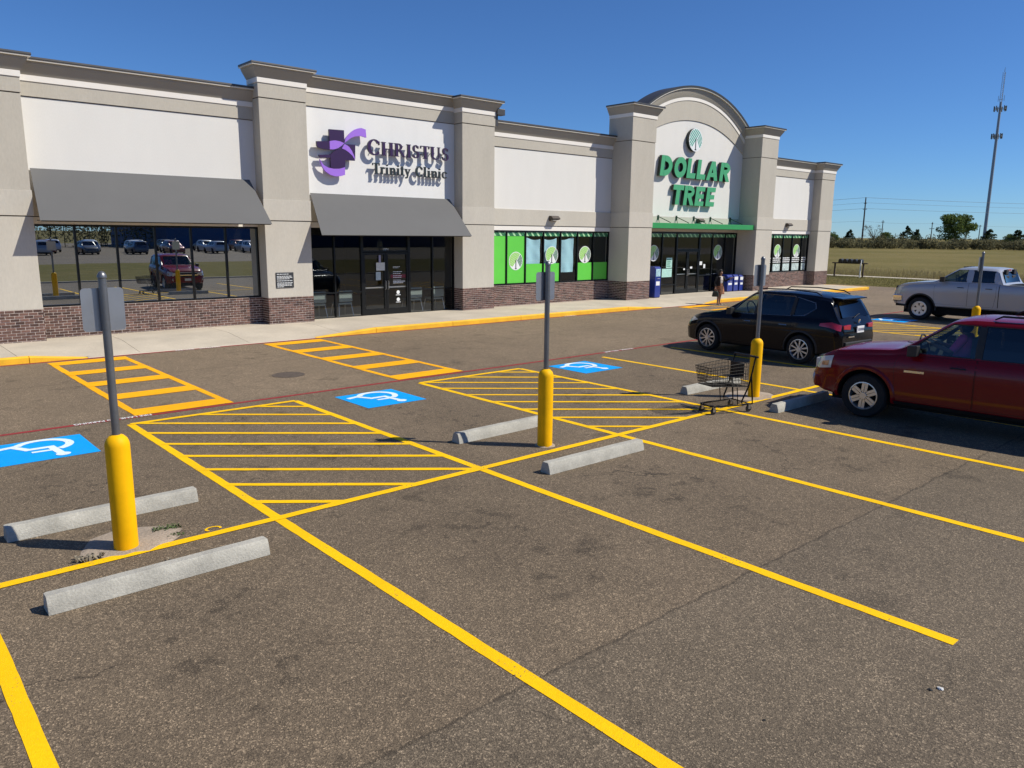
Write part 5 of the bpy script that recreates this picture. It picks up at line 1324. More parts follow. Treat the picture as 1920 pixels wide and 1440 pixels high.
# truck bed hollow
bedc = MB().box(-.80, .80, -2.93, -.70, .92, 1.6).build('cut', 'blackplastic', tk); boolean([c for c in tk.children if c.name.startswith('body')][0], [bedc])
for sd in (-1, 1):
    tcar.patch([(2.62, 1.18), (2.86, 1.12), (2.93, .86), (2.74, .88)], .008, sd, .05).build('headlight', 'lampglass', tk, smooth=40, recalc=False)
    tcar.patch([(-.485, 1.37), (-.505, 1.37), (-.515, .60), (-.495, .60)], .003, sd).build('bed_gap', 'well', tk, recalc=False)
    m = MB(); m.lathe([(.085, 0), (.085, .004), (.0005, .005)], 20, (sd*tcar.hw(-.9, 1.1), -.9, 1.10), 'x', cap=False); m.build('fuel_door', P_SILVER, tk) if sd < 0 else None
arch_flare(tk, tcar, 'blackplastic', 1.98, .49, -6, 186, .05, .02); arch_flare(tk, tcar, 'blackplastic', -1.90, .49, -6, 186, .05, .02)
m = MB(); m.prism([(-.98, .62), (.98, .62), (.98, .86), (-.98, .86)], lambda p, q: (p, 2.62, q), lambda p, q: (p*.96, 3.10-.12*p*p, q)); m.build('front_bumper', 'chrome', tk, bevel=.03)
m = MB(); m.prism([(-.85, .44), (.85, .44), (.95, .62), (-.95, .62)], lambda p, q: (p, 2.5, q), lambda p, q: (p*.9, 2.98-.1*p*p, q)); m.build('air_dam', 'blackplastic', tk)
m = MB(); m.prism([(-.66, .88), (.66, .88), (.66, 1.16), (-.66, 1.16)], lambda p, q: (p, 2.75, q), lambda p, q: (p, 3.02-.05*p*p, q)); gr = m.build('grille', 'blackplastic', tk, bevel=.02)
m = MB(); m.box(-.68, .68, 2.99, 3.03, .99, 1.05); m.build('grille_bar', 'chrome', gr)
m = MB(); [m.box(x-.06, x+.06, .74, .90, 1.89, 1.925) for x in (-.3, 0, .3)]; m.build('roof_light', 'blackplastic', tk, bevel=.01)
m = MB(); m.box(-.16, .16, -.43, -.38, 1.83, 1.875); m.build('brake_light', 'redlens', tk)
# ------------------------------------------------------------------ shopping cart
MAT['cartwire'] = M('black_cart_wire', (0.003, 0.003, 0.004), 0.6, spec=.2)
MAT['cartplastic'] = M('black_cart_plastic', (0.012, 0.012, 0.012), 0.5)
ct = thing('shopping_cart', 'black wire shopping cart standing on the yellow lines next to a bollard', 'shopping cart', (11.43, 7.38, 0), R(76)); ct.scale = (.95, .95, .97)
def bk_pt(u, v, side):      # basket wall point: u 0 rear..1 front, v 0 bottom..1 top
    y = -.30+.02*v+(.78+.05*v)*u; hw = (.235-.045*u)+(.035-.01*u)*v; z = .46+.05*u+(.44-.11*u)*v
    return (side*hw, y, z)
bw = MB()
for s in (-1, 1):
    for i in range(23): bw.tube([bk_pt(i/22, v/3, s) for v in range(4)], .0044, 4)
    for j in range(8): bw.tube([bk_pt(u/6, j/7, s) for u in range(7)], .005 if j not in (0, 7) else .006, 4)
for i in range(12):
    a = -1+2*i/11; bw.tube([(bk_pt(1, v/3, 1)[0]*a, bk_pt(1, v/3, 1)[1], bk_pt(1, v/3, 1)[2]) for v in range(4)], .0044, 4)
    bw.tube([(bk_pt(u, 0, 1)[0]*a, bk_pt(u, 0, 1)[1], bk_pt(u, 0, 1)[2]) for u in (0, .5, 1)], .0044, 4)
for j in range(7):
    p = bk_pt(1, j/6, 1); bw.tube([(-p[0], p[1], p[2]), p], .005 if j not in (0, 6) else .006, 4)
for j in range(9): p = bk_pt(j/8, 0, 1); bw.tube([(-p[0], p[1], p[2]), p], .0046, 4)
bw.build('basket', 'cartwire', ct)
gw_ = MB()
for i in range(10): a = -1+2*i/9; gw_.tube([(a*.235, -.29, .50), (a*.26, -.27, .88)], .0044, 4)
for z in (.55, .68, .80, .88): gw_.tube([(-.25, -.285, z), (.25, -.285, z)], .003, 4)
gw_.build('rear_gate', 'cartwire', ct)
fr = MB()
for s in (-1, 1):
    fr.tube([(s*.26, -.44, .985), (s*.26, -.42, .96), (s*.255, -.345, .60), (s*.25, -.30, .44), (s*.235, -.18, .20), (s*.235, -.20, .15), (s*.245, -.38, .145)], .0145, 8)
    fr.tube([(s*.255, -.36, .64), (s*.25, -.42, .25), (s*.25, -.43, .145), (s*.235, -.1, .14), (s*.19, .40, .145), (s*.13, .44, .145)], .0145, 8)
    fr.tube([(s*.23, -.06, .46), (s*.225, -.10, .15)], .009, 6)
fr.tube([(-.13, .44, .145), (.13, .44, .145)], .0145, 8); fr.tube([(-.245, -.38, .145), (.245, -.38, .145)], .010, 8)
for k in range(7): fr.tube([(-.20+.067*k, -.3, .15), (-.16+.053*k, .42, .15)], .004, 5)
fr.build('frame', 'cartwire', ct, smooth=50)
MB().tube([(-.30, -.445, .985), (.30, -.445, .985)], .019, 10).build('handle', 'cartplastic', ct, smooth=50)
m = MB(); m.box(-.17, .17, -.255, -.235, .62, .88); m.box(-.17, .17, -.25, -.08, .615, .63); m.build('child_seat', 'cartplastic', ct, bevel=.01)
wheel0 = None
for x, y, r in ((-.155, .40, .058), (.155, .40, .058), (-.235, -.36, .064), (.235, -.36, .064)):
    f = MB(); f.box(x-.022, x-.016, y-.03, y+.022, r-.01, .145); f.box(x+.016, x+.022, y-.03, y+.022, r-.01, .145); f.box(x-.024, x+.024, y-.03, y+.03, .132, .142)
    w = MB().lathe([(r*.5, -.014), (r-.006, -.014), (r, -.008), (r, .008), (r-.006, .014), (r*.5, .014)], 20, (x, y, r), 'x').build('caster', 'cartplastic', ct, smooth=40)
    f.build('fork', 'steel', w)

# ------------------------------------------------------------------ people
def skin_body(name, J, E, mat, parent, sub=2, root='hip'):
    ks = list(J); me = bpy.data.meshes.new(name); me.from_pydata([J[k][0] for k in ks], [(ks.index(a), ks.index(b)) for a, b in E], []); me.update()
    o = bpy.data.objects.new(name, me); COL.objects.link(o)
    sk = o.modifiers.new('skin', 'SKIN'); sk.use_smooth_shade = True
    if not me.skin_vertices: 
        bm = bmesh.new(); bm.from_mesh(me); bm.verts.layers.skin.verify(); bm.to_mesh(me); bm.free()
    for i, k in enumerate(ks):
        r = J[k][1]; me.skin_vertices[0].data[i].radius = (r, r) if not isinstance(r, tuple) else r
        me.skin_vertices[0].data[i].use_root = (k == root)
    ss = o.modifiers.new('sub', 'SUBSURF'); ss.levels = sub; ss.render_levels = sub
    bpy.context.view_layer.update()
    m2 = bpy.data.meshes.new_from_object(o.evaluated_get(bpy.context.evaluated_depsgraph_get())); bpy.data.objects.remove(o)
    m2.materials.clear(); m2.materials.append(MAT[mat] if isinstance(mat, str) else mat); m2.name = name
    m2.polygons.foreach_set('use_smooth', [True]*len(m2.polygons))
    o = bpy.data.objects.new(name, m2); COL.objects.link(o); o.parent = parent; return o
def fingers(J, E, hand, base, d, side, L=.075):
    d = Vector(d).normalized(); u = d.cross(Vector((0, 0, 1))); u = u.normalized() if u.length > .1 else Vector((1, 0, 0)); w = u.cross(d)
    for k, (o, l) in enumerate(((-.028, .85), (-.010, 1.0), (.010, .96), (.028, .75))):
        p = Vector(base)+u*o*side+d*.015; q = p+d*L*l*.55+w*.004; t = q+d*L*l*.4-w*.018
        a, b, c = f'{hand}f{k}a', f'{hand}f{k}b', f'{hand}f{k}c'; J[a] = (tuple(p), .0095); J[b] = (tuple(q), .009); J[c] = (tuple(t), .0075); E += [(hand, a), (a, b), (b, c)]
    p = Vector(base)-d*.03+u*.036*side; q = p+u*.018*side+d*.035; J[hand+'t1'] = (tuple(p), .012); J[hand+'t2'] = (tuple(q), .009); E += [(hand, hand+'t1'), (hand+'t1', hand+'t2')]
MAT['skin'] = M('skin', (0.42, 0.25, 0.17), 0.55)
MAT['skin_d'] = M('skin_tan', (0.30, 0.165, 0.11), 0.55)
MAT['hair'] = M('dark_hair', (0.010, 0.007, 0.006), 0.5)
MAT['cardigan'] = M('black_cardigan', (0.008, 0.008, 0.010), 0.9)
MAT['skirt'] = M('brown_patterned_skirt', (0.26, 0.115, 0.055), 0.85, noise=(14, 0.75), noise2=(5, 0.5))
MAT['blouse'] = M('white_patterned_blouse', (0.62, 0.56, 0.50), 0.85, noise=(26, 0.6))
def head_parts(t, c, yaw, r, hair='hair', long=True):
    """eyes, mouth and hair for a head centred at c, face towards local +y turned by yaw"""
    F = Vector((math.sin(yaw), math.cos(yaw), 0)); S = Vector((F.y, -F.x, 0)); c = Vector(c)
    m = MB()
    for s in (-1, 1):
        p = c+F*(r*.93)+S*s*r*.36+Vector((0, 0, .01)); m.lathe([(.0005, -.006), (.009, 0), (.0005, .006)], 8, tuple(p), 'z', cap=False)
    m.build('eyes', 'hair', t)
    p = c+F*(r*.90)+Vector((0, 0, -r*.62)); MB().box(p.x-.02, p.x+.02, p.y-.008, p.y+.008, p.z-.004, p.z+.004).build('mouth', M('lips', (.30, .09, .08), .5), t)
    # hair cap: ellipsoid open at the face
    vs_ = []; fs = []; n, k = 18, 10
    for j in range(k+1):
        ph = math.pi*j/k*.80
        for i in range(n):
            a = 2*math.pi*i/n; d = Vector((math.cos(a), math.sin(a), 0)); fc = max(0, d.dot(F))
            rr = r*1.14*math.sin(ph)*(1-.22*fc*(1 if ph > .9 else 0)); z = r*1.22*math.cos(ph)
            if long and ph > 1.5: z -= (ph-1.5)*r*1.6*(1-fc)
            if fc > .45 and ph > 1.05: z = r*1.22*math.cos(1.05); rr = r*1.0
            q = c+d*rr-F*r*.12; vs_.append((q.x, q.y, q.z+z+.012))
    for j in range(k):
        for i in range(n): fs.append((j*n+i, j*n+(i+1) % n, (j+1)*n+(i+1) % n, (j+1)*n+i))
    MB().add(vs_, fs).build('hair', hair, t, smooth=60)
wo = thing('person', 'woman in black cardigan and brown patterned skirt standing at the kerb outside the store', 'person', (29.42, 19.62, 0), R(160))
J = {'hip': ((0, 0, .80), .115), 'waist': ((0, .0, .96), .10), 'chest': ((0, .01, 1.12), .115), 'neckb': ((0, .0, 1.24), .055), 'neck': ((0, .015, 1.30), .042), 'jaw': ((.0, .045, 1.345), .055), 'head': ((0, .03, 1.41), .085), 'crown': ((0, .02, 1.47), .072)}
E = [('hip', 'waist'), ('waist', 'chest'), ('chest', 'neckb'), ('neckb', 'neck'), ('neck', 'jaw'), ('jaw', 'head'), ('head', 'crown')]
J['nose'] = ((0, .125, 1.39), .014); E.append(('head', 'nose'))
for s, n_ in ((-1, 'l'), (1, 'r')):
    J[n_+'hj'] = ((s*.08, 0, .76), .085); J[n_+'kn'] = ((s*.085, .02+.05*s, .44), .052); J[n_+'ca'] = ((s*.085, -.01+.05*s, .30), .05); J[n_+'an'] = ((s*.085, -.02+.05*s, .09), .032); J[n_+'he'] = ((s*.085, -.03+.05*s, .045), .034); J[n_+'to'] = ((s*.10, .13+.05*s, .028), .026)
    E += [('hip', n_+'hj'), (n_+'hj', n_+'kn'), (n_+'kn', n_+'ca'), (n_+'ca', n_+'an'), (n_+'an', n_+'he'), (n_+'he', n_+'to')]
    J[n_+'sh'] = ((s*.155, 0, 1.20), .052); E.append(('chest', n_+'sh'))
# her right arm (local +x) hangs with the bag, the left one is bent up and out
J['rel'] = ((.22, -.02, .97), .040); J['rwr'] = ((.25, .05, .76), .026); J['rha'] = ((.252, .06, .70), .028); E += [('rsh', 'rel'), ('rel', 'rwr'), ('rwr', 'rha')]; fingers(J, E, 'rha', (.252, .06, .69), (0, .02, -1), 1)
J['lel'] = ((-.27, .02, 1.04), .040); J['lwr'] = ((-.42, .15, 1.16), .026); J['lha'] = ((-.475, .19, 1.18), .028); E += [('lsh', 'lel'), ('lel', 'lwr'), ('lwr', 'lha')]; fingers(J, E, 'lha', (-.48, .195, 1.185), (-.7, .5, .1), -1)
skin_body('body', J, E, 'skin_d', wo)
head_parts(wo, (0, .03, 1.42), R(-10), .095)
def tubecloth(name, rings, mat, parent, n=20, seed=0):
    vs_ = []; fs = []; rnd = random.Random(seed)
    for k, (cx, cy, z, rx, ry, wv) in enumerate(rings):
        for i in range(n): a = 2*math.pi*i/n; f = 1+wv*math.sin(a*5+k*.4); vs_.append((cx+rx*f*math.cos(a), cy+ry*f*math.sin(a), z))
    for k in range(len(rings)-1):
        for i in range(n): fs.append((k*n+i, k*n+(i+1) % n, (k+1)*n+(i+1) % n, (k+1)*n+i))
    return MB().add(vs_, fs).build(name, mat, parent, smooth=60)
tubecloth('skirt', [(0, 0, .97, .135, .115, 0), (0, 0, .88, .16, .14, .02), (0, 0, .74, .185, .16, .05), (0, .01, .58, .20, .175, .07), (0, .01, .47, .21, .185, .09)], 'skirt', wo)
tubecloth('blouse', [(0, .012, 1.245, .06, .06, 0), (0, .012, 1.19, .155, .118, 0), (0, .012, 1.10, .150, .128, 0), (0, .008, .95, .140, .12, 0)], 'blouse', wo)
m = MB()
for s, pts in ((1, [(.13, 0, 1.215), (.17, 0, 1.19), (.225, -.02, .97), (.25, .04, .80)]), (-1, [(-.13, 0, 1.215), (-.17, 0, 1.19), (-.27, .02, 1.04), (-.40, .135, 1.145)])): m.tube(pts, [.065, .065, .056, .044], 10)
for s in (-1, 1):   # open fronts of the cardigan
    vs_ = []; fs = []
    for j in range(7):
        z = 1.225-.40*j/6
        for i in range(9):
            a = R(62 if j else 75)-R(152)*i/8; x = (.168+.015*j/6)*math.cos(a); y = (.142+.02*j/6)*math.sin(a)
            vs_.append((s*x, y+.004, z))
    for j in range(6):
        for i in range(8): k = j*9+i; fs.append((k, k+1, k+10, k+9))
    m.add(vs_, fs)
m.build('cardigan', 'cardigan', wo, smooth=60)
for s in (-1, 1): MB().prism([(s*.06, -.07+.05*s), (s*.115, -.07+.05*s), (s*.13, .16+.05*s), (s*.075, .17+.05*s)], lambda a, b: (a, b, 0.0), lambda a, b: (a, b, .018)).build('sandal', M('pale_sandal', (.55, .48, .40), .6), wo)
bg_ = thing('handbag', 'dark green handbag hanging from the hand of the woman in the skirt', 'bag', (29.42+.252*math.cos(R(160))-.07*math.sin(R(160)), 19.62+.252*math.sin(R(160))+.07*math.cos(R(160)), .36), R(120))
MAT['bag'] = M('dark_green_bag', (0.02, 0.035, 0.026), 0.6)
m = MB(); m.prism([(-.15, 0), (.15, 0), (.12, .20), (.06, .25), (-.06, .25), (-.12, .20)], lambda a, b: (a, -.05, b), lambda a, b: (a, .05, b)); m.build('pouch', 'bag', bg_, bevel=.03)
MB().tube([(-.09, 0, .22), (-.05, 0, .31), (0, 0, .335), (.05, 0, .31), (.09, 0, .22)], .009, 6).build('strap', 'bag', bg_, smooth=60)

# driver in the red SUV
ang = R(3.5); ox, oy = 13.83, 4.22
def inred(x, y): return (ox+x*math.cos(ang)-y*math.sin(ang), oy+x*math.sin(ang)+y*math.cos(ang))
dx, dy = inred(-.38, .28)
dr = thing('person', 'driver in a pink top sitting behind the wheel of the red SUV', 'person', (dx, dy, .98), ang)
J = {'hip': ((0, -.05, .02), .12), 'waist': ((0, -.10, .18), .12), 'chest': ((0, -.13, .38), .13), 'neckb': ((0, -.12, .49), .06), 'neck': ((0, -.105, .535), .05), 'jaw': ((0, -.06, .565), .058), 'head': ((0, -.08, .625), .088), 'nose': ((0, .02, .605), .014)}
E = [('hip', 'waist'), ('waist', 'chest'), ('chest', 'neckb'), ('neckb', 'neck'), ('neck', 'jaw'), ('jaw', 'head'), ('head', 'nose')]
for s, n_ in ((-1, 'l'), (1, 'r')):
    J[n_+'hj'] = ((s*.10, -.02, .02), .09); J[n_+'kn'] = ((s*.14, .40, .06), .062); J[n_+'an'] = ((s*.13, .62, -.14), .04); J[n_+'to'] = ((s*.13, .74, -.14), .03)
    J[n_+'sh'] = ((s*.175, -.12, .46), .06); J[n_+'el'] = ((s*.23, .02, .24), .045); J[n_+'wr'] = ((s*.16, .30, .32), .028); J[n_+'ha'] = ((s*.155, .36, .34), .03)
    E += [('hip', n_+'hj'), (n_+'hj', n_+'kn'), (n_+'kn', n_+'an'), (n_+'an', n_+'to'), ('chest', n_+'sh'), (n_+'sh', n_+'el'), (n_+'el', n_+'wr'), (n_+'wr', n_+'ha')]
    fingers(J, E, n_+'ha', (s*.155, .37, .345), (0, .8, .3), s)
skin_body('body', J, E, 'skin_d', dr)
head_parts(dr, (0, -.08, .63), 0, .096, long=False)
MAT['pink'] = M('pink_top', (0.75, 0.10, 0.36), 0.85)
tubecloth('top', [(0, -.12, .50, .075, .075, 0), (0, -.125, .455, .18, .13, 0), (0, -.13, .36, .185, .15, 0), (0, -.10, .15, .16, .15, 0), (0, -.07, .03, .165, .155, 0)], 'pink', dr)
m = MB()
for s in (-1, 1): m.tube([(s*.15, -.12, .475), (s*.19, -.11, .44), (s*.235, .0, .26)], [.072, .072, .062], 10)
m.build('sleeves', 'pink', dr, smooth=60)

# ------------------------------------------------------------------ mailboxes on the verge
MAT['wood'] = M('dark_weathered_wood', (0.07, 0.05, 0.038), 0.9, noise=(6, .3))
MAT['mail'] = M('black_mailbox', (0.008, 0.008, 0.009), 0.45)
mb = thing('mailbox_rack', 'row of five black mailboxes on a wooden rail standing in the grass', 'mailboxes', (58.75, 27.75, -.01), R(90+4))
MB().box(-1.32, 1.32, -.09, .09, 1.0, 1.08).build('rail', 'wood', mb)
for x in (-1.02, 1.12): MB().box(x-.05, x+.05, -.05, .05, 0, 1.0).build('post', 'wood', mb)
def mailm():
    P = [(-.13, 0), (.13, 0)]+arc(0, .15, .13, 0, 180, 10); return MB().xz(P, -.26, .26)
m0 = None
for k in range(5):
    o = mailm().build('mailbox', 'mail', mb, smooth=40) if m0 is None else dup_part(m0, mb); m0 = m0 or o; o.location = (-.78+.36*k, 0, 1.08); o.parent = mb
wp = MB().box(-.04, .04, -.04, .04, 0, 1.28).build('marker_post', M('white_post_paint', (.75, .74, .70), .7)); wp.location = (58.6, 26.85, -.01); tag(wp, 'white painted post in the grass at the right end of the mailbox row', 'post')

# ------------------------------------------------------------------ vegetation
MAT['leafd'] = leaf_mat('foliage', (0.12, 0.165, 0.045), 0.4)
MAT['leafb'] = leaf_mat('brown_foliage', (0.13, 0.11, 0.065), 0.45)
MAT['scrub'] = leaf_mat('scrub_foliage', (0.16, 0.15, 0.08), 0.45)
MAT['pineleaf'] = leaf_mat('pine_foliage', (0.055, 0.075, 0.035), 0.4)
MAT['bark'] = M('bark', (0.055, 0.042, 0.032), 0.95, noise=(4, .3))
MAT['drygrass'] = M('dry_grass', (0.36, 0.285, 0.14), 0.95, var=0.45)
def leaves(m, c, rx, ry, rz, n, s, rnd, shell=.45):
    for _ in range(n):
        d = Vector((rnd.gauss(0, 1), rnd.gauss(0, 1), rnd.gauss(0, 1))).normalized(); k = shell+(1-shell)*rnd.random()**.6
        p = Vector((c[0]+d.x*rx*k, c[1]+d.y*ry*k, c[2]+d.z*rz*k))
        a = Vector((rnd.gauss(0, 1), rnd.gauss(0, 1), rnd.gauss(0, 1))).normalized(); b = a.cross(Vector((rnd.gauss(0, 1), rnd.gauss(0, 1), rnd.gauss(0, 1)))).normalized()
        q = s*rnd.uniform(.5, 1.2); a *= q; b *= q*.6
        m.add([p-a, p+b, p+a*rnd.uniform(.7, 1.1), p-b], [(0, 1, 2, 3)])
def tree(loc, h, w, kind, label, seed, group='trees along the far edge of the field'):
    rnd = random.Random(seed); t = thing('tree', label, 'tree', loc, rnd.uniform(0, 6), group)
    tk_ = MB(); tk_.tube([(0, 0, -.1), (.03*w, 0, h*.25), (0, .02*w, h*.55), (.01*w, 0, h*.8)], [h*.028, h*.022, h*.014, h*.005], 8)
    cr = MB(); mt = 'leafd'
    if kind == 'round':
        L = []
        for k in range(44):
            a = rnd.uniform(0, 6.28); rr = w/2*math.sqrt(rnd.random())*.82; z = h*rnd.uniform(.22, .90); lim = math.sqrt(max(.05, 1-((z/h-.52)/.50)**2)); p = (rr*math.cos(a)*lim, rr*math.sin(a)*lim, z); L.append(p)
            tk_.tube([(0, 0, h*rnd.uniform(.2, .5)), (p[0]*.5, p[1]*.5, p[2]*.8), p], [h*.008, h*.005, h*.002], 5)
            leaves(cr, p, w*.13, w*.13, h*.11, 170, w*.024, rnd)
    elif kind == 'pine':
        mt = 'pineleaf'
        for k in range(9):
            z = h*(.45+.55*k/8); r = w/2*(1.05-.85*k/8)*rnd.uniform(.7, 1.1)
            for _ in range(3): a = rnd.uniform(0, 6.28); p = (r*.6*math.cos(a), r*.6*math.sin(a), z); leaves(cr, p, r*.55, r*.55, h*.06, 45, w*.05, rnd, .2); tk_.tube([(0, 0, z-h*.03), p], h*.004, 4)
    else:
        mt = 'leafb'
        for k in range(26):
            a = rnd.uniform(0, 6.28); r = w/2*rnd.uniform(.3, 1); p = (r*math.cos(a), r*math.sin(a), h*rnd.uniform(.55, 1)); tk_.tube([(0, 0, h*rnd.uniform(.15, .5)), (p[0]*.5, p[1]*.5, p[2]*.75), p], [h*.008, h*.005, h*.0015], 4)
            leaves(cr, p, w*.10, w*.10, h*.08, 26, w*.018, rnd, .1)
    tk_.build('trunk', 'bark', t, smooth=60); cr.build('crown', mt, t, recalc=False); return t
tree((274, 96, 0), 10.8, 12.5, 'round', 'big round leafy tree at the field edge, left of the radio mast', 3)
tree((251, 101.5, 0), 6.2, 5, 'pine', 'dark pine standing alone in the middle of the far tree line', 5)
tree((243, 108, 0), 6.4, 7.5, 'bare', 'bare brownish tree just right of the tallest utility pole', 8)
tree((231, 110, 0), 4.9, 4.5, 'pine', 'small dark pine just left of the tallest utility pole', 11)
tree((257, 101, 0), 5.2, 4.6, 'pine', 'small pine second from the left of the two pines before the big tree', 12)
tree((290, 91, 0), 5.6, 6.5, 'pine', 'dark spreading pine at the foot of the radio mast', 15)
tree((287, 82, 0), 5.4, 6, 'pine', 'dark pine at the far right of the tree line', 17)
tree((236, 118, 0), 4.6, 4.5, 'round', 'low dark tree at the field edge beside the corner of the store', 21)
tree((248, 107, 0), 4.6, 5.5, 'round', 'low rounded tree between the bare tree and the lone pine', 23)
tree((293, 86, 0), 4.5, 5.0, 'round', 'low rounded tree between the mast and the rightmost pine', 25)
def woods(name, p, q, n, h0, h1, dep, seed, label):
    rnd = random.Random(seed); m = MB(); p, q = Vector(p), Vector(q); nrm = (q-p).normalized(); nrm = Vector((-nrm.y, nrm.x))
    for i in range(n):
        t = i/n; c = p+(q-p)*t+nrm*rnd.uniform(-dep, dep); h = rnd.uniform(h0, h1)*(1.35 if rnd.random() < .1 else 1); r = rnd.uniform(1.0, 2.0)
        leaves(m, (c.x, c.y, h*.5), r, r, h*.52, 200, .26, rnd, .35)
        if rnd.random() < .6: m.tube([(c.x, c.y, 0), (c.x+rnd.uniform(-.4, .4), c.y, h*1.1)], .07, 4)
    o = m.build(name, 'scrub', recalc=False); tag(o, label, 'woods', kind='stuff')
woods('woods', (150, 190), (330, -60), 620, 1.7, 3.1, 6, 31, 'brown and green woods forming a low band beyond the field')
# tall dry grass beyond the path, tufts of lawn near the path
def grass(name, x0, x1, y0, y1, n, h, mat, label, seed, band=False):
    rnd = random.Random(seed); m = MB()
    for i in range(n):
        x, y = rnd.uniform(x0, x1), rnd.uniform(y0, y1)
        if band: x = x0+(x1-x0)*rnd.random()**2.2
        L = h*rnd.uniform(.35, 1.0); a = rnd.uniform(0, 6.28); w = rnd.uniform(.012, .03); dx_, dy_ = math.cos(a)*L*.4, math.sin(a)*L*.4
        m.add([(x-w, y, -.02), (x+w*.3, y+w, -.02), (x+dx_, y+dy_, L)], [(0, 1, 2)])
    o = m.build(name, mat, recalc=False); tag(o, label, 'grass', kind='stuff')
grass('tall_grass', 61.6, 74, -8, 62, 15000, .50, 'drygrass', 'tall dry straw-coloured grass along the path', 41, True)
grass('lawn_grass', 48.7, 59.9, -4, 45, 36000, .09, M('lawn_blades', (0.12, 0.115, 0.03), .95, var=.45), 'short green grass between the lot and the path', 43)

# ------------------------------------------------------------------ poles, wires, mast
MAT['polewood'] = M('weathered_pole', (0.075, 0.062, 0.052), 0.9)
MAT['galv'] = M('galvanised_steel', (0.30, 0.33, 0.37), 0.5, 0.3)
def upole(x, y, h, r, arms, label):
    t = thing('utility_pole', label, 'utility pole', (x, y, -.02), R(60), 'wooden utility poles beyond the field')
    MB().tube([(0, 0, 0), (0, 0, h)], [r, r*.6], 8).build('pole', 'polewood', t, smooth=50)
    for z, w in arms:
        MB().box(-w/2, w/2, -.07, .07, z-.07, z+.07).build('crossarm', 'polewood', t)
        m = MB(); [m.lathe([(.05, 0), (.06, .1), (.03, .2)], 8, (s*w*.45, 0, z+.07)) for s in (-1, 1)]; m.build('insulator', 'galv', t)
upole(229.8, 105.6, 14.4, .26, ((12.7, 1.3), (11.0, 1.7)), 'tallest wooden utility pole, with two crossarms, standing in the field')
upole(251.6, 109.5, 8.3, .17, ((7.7, 1.2),), 'short utility pole second from the left')
upole(261.5, 98.5, 7.8, .17, ((5.8, 2.0), (7.3, .6)), 'short utility pole left of the big round tree')
upole(286.4, 93.0, 7.3, .17, ((6.9, 1.0),), 'short utility pole right of the big round tree')
def wire(pts, r, label):
    m = MB(); P = []
    for (a, b, sag) in pts:
        a, b = Vector(a), Vector(b)
        for i in range(12): t = i/11; P.append(a+(b-a)*t-Vector((0, 0, sag*4*t*(1-t))))
    o = m.tube(P, r, 4, cap=False).build('power_line', M('cable', (.05, .055, .06), .6) if 'cable' not in bpy.data.materials else bpy.data.materials['cable'])
    tag(o, label, 'wire', 'overhead power lines')
P1 = (229.8, 105.6)
L_, Rr = (170, 160), (345, 29)
wire([((*L_, 9.0), (*P1, 14.3), .4), ((*P1, 14.3), (*Rr, 14.0), 1.0)], .035, 'topmost overhead wire on the tallest utility pole')
wire([((*L_, 7.6), (*P1, 12.85), .4), ((*P1, 12.85), (*Rr, 12.6), .8)], .025, 'second overhead wire from the top at the tallest pole')
wire([((*L_, 6.6), (*P1, 11.2), .4), ((*P1, 11.2), (*Rr, 11.0), .8)], .03, 'third overhead wire from the top at the tallest pole')
wire([((*L_, 4.6), (*P1, 7.6), .3), ((*P1, 7.6), (261.5, 98.5, 7.4), .35), ((261.5, 98.5, 7.4), (286.4, 93, 6.9), .3), ((286.4, 93, 6.9), (330, 60, 7.0), .3)], .02, 'lowest overhead wire linking the short utility poles')
tw = thing('radio_mast', 'tall thin steel radio mast with antenna clusters rising behind the field', 'mast', (289.4, 92.35, -.02))
def lattice(z0, z1, r, n, m):
    C = [(r*math.cos(2*math.pi*k/3), r*math.sin(2*math.pi*k/3)) for k in range(3)]
    for k in range(3): m.tube([(*C[k], z0), (*C[k], z1)], .05, 4)
    for i in range(n):
        a, b = z0+(z1-z0)*i/n, z0+(z1-z0)*(i+1)/n
        for k in range(3): m.tube([(*C[k], a), (*C[(k+1) % 3], b)], .03, 3)
m = MB(); m.tube([(0, 0, 0), (0, 0, 30), (0, 0, 46)], [.55, .46, .36], 10); m.build('shaft', 'galv', tw, smooth=50)
m = MB(); lattice(46, 55, .42, 16, m); m.tube([(.3, 0, 55), (.3, 0, 56.6)], .04, 4); m.tube([(-.3, 0, 55), (-.3, 0, 56)], .04, 4); m.build('lattice_top', 'galv', tw)
for z, w in ((35.4, 1.5), (43.9, 1.7)):
    m = MB(); m.tube([(w*math.cos(k*math.pi/6), w*math.sin(k*math.pi/6), z) for k in range(12)], .05, 4, closed=True); [m.tube([(0, 0, z), (w*math.cos(k*2.094), w*math.sin(k*2.094), z)], .05, 4) for k in range(3)]
    pf = m.build('antenna_platform', 'galv', tw); m = MB()
    for k in range(9):
        a = k*.698; x, y = w*math.cos(a), w*math.sin(a); m.box(x-.13, x+.13, y-.13, y+.13, z-.75, z+.85)
    m.build('panel_antenna', M('dark_antenna', (.10, .12, .13), .6), pf)
m = MB(); [m.tube([(.9*math.cos(a), .9*math.sin(a), 46.2), (.9*math.cos(a), .9*math.sin(a), 48)], .06, 4) for a in (0, 1.5, 3, 4.5)]; [m.tube([(0, 0, 46.8), (.9*math.cos(a), .9*math.sin(a), 46.8)], .04, 4) for a in (0, 1.5, 3, 4.5)]; m.build('whip_antenna', 'galv', tw)

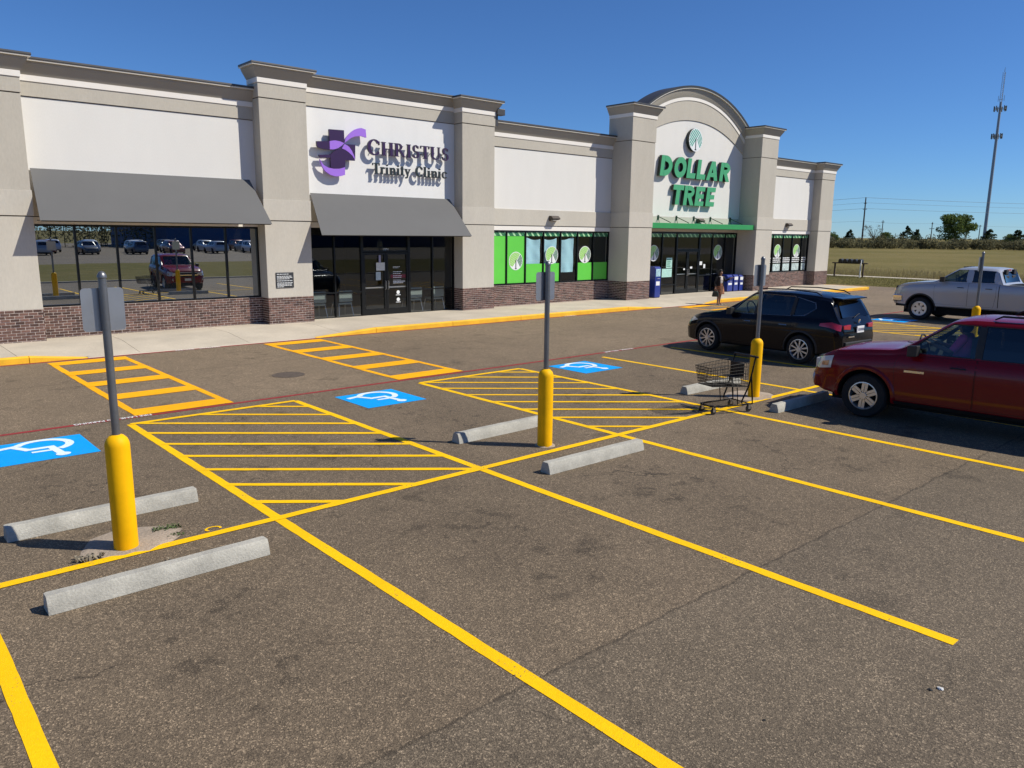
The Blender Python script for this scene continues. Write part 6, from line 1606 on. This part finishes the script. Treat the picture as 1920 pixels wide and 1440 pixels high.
# ------------------------------------------------------------------ what stands across the road (seen in the clinic windows)
tag(MB().quad((-60, -29, .06), (48.6, -29, .06), (48.6, -3.4, .06), (-60, -3.4, .06)).build('verge', 'grass', recalc=False), kind='structure')
tag(MB().box(-60, 48.6, -3.4, -3.2, -.03, .075).build('verge_kerb', 'concrete'), kind='structure')
tag(MB().quad((-90, -150, -.004), (160, -150, -.004), (160, -29, -.004), (-90, -29, -.004)).build('far_parking_lot', 'asphalt', recalc=False), kind='structure')
fs_ = thing('far_store', 'dark blue box store across the road, seen only mirrored in the clinic windows', 'building', (80, -115, 0))
MAT['storeblue'] = M('dark_blue_cladding', (0.02, 0.065, 0.16), 0.7, noise=(.3, .1))
part(MB().box(46, 125, -133, -97, 0, 11), 'wall', 'storeblue', fs_)
part(MB().box(45.8, 125.2, -133.2, -96.8, 11.001, 11.6), 'parapet', 'trim', fs_)
part(MB().box(60, 72, -97.4, -97.001, 0, 4), 'entrance', 'glass_dark', fs_)
woods('far_woods', (-70, -110), (48, -110), 150, 6, 12, 7, 77, 'green woods across the road, seen mirrored in the clinic windows')
cols = [(.55, .56, .57), (.05, .06, .09), (.70, .70, .70), (.30, .31, .33), (.16, .02, .02), (.62, .62, .64), (.08, .08, .08), (.4, .42, .45)]
proto = [c for c in bk.children if c.name.split('.')[0] in ('body', 'side_window', 'windshield', 'rear_window', 'wheel')]
od = ['first', 'second', 'third', 'fourth', 'fifth', 'sixth', 'seventh', 'eighth', 'ninth', 'tenth', 'eleventh', 'twelfth', 'thirteenth', 'fourteenth', 'fifteenth', 'sixteenth', 'seventeenth', 'eighteenth', 'nineteenth', 'twentieth', 'twenty-first', 'twenty-second', 'twenty-third', 'last']
for i in range(24):
    nm = ['white', 'dark blue', 'pearl white', 'grey', 'dark red', 'light silver', 'black', 'steel blue']
    t = thing('far_car', f'{nm[i % 8]} car, {od[i]} from the left, mirrored in the clinic window', 'car', (14+1.75*i+random.uniform(-.2, .2), -60-(i % 3)*7.0, 0), R(180 if i % 2 else 0), 'cars parked across the road')
    for c in proto:
        k = c.copy(); COL.objects.link(k); k.parent = t
        if c.name.startswith('body'):
            pm = M('far_car_paint', cols[i % 8], .3, .2, coat=.6); k.material_slots[0].link = 'OBJECT'; k.material_slots[0].material = pm

# ------------------------------------------------------------------ keep every tree three levels deep: thing > part > sub-part
def depth(o):
    d = 0
    while o.parent: o = o.parent; d += 1
    return d
for o in list(bpy.data.objects):
    while depth(o) > 2:
        w = wmat(o); g = o.parent.parent; b = Matrix.LocRotScale(o.location, o.rotation_euler, o.scale)
        o.parent = g; o.matrix_parent_inverse = wmat(g).inverted() @ w @ b.inverted()
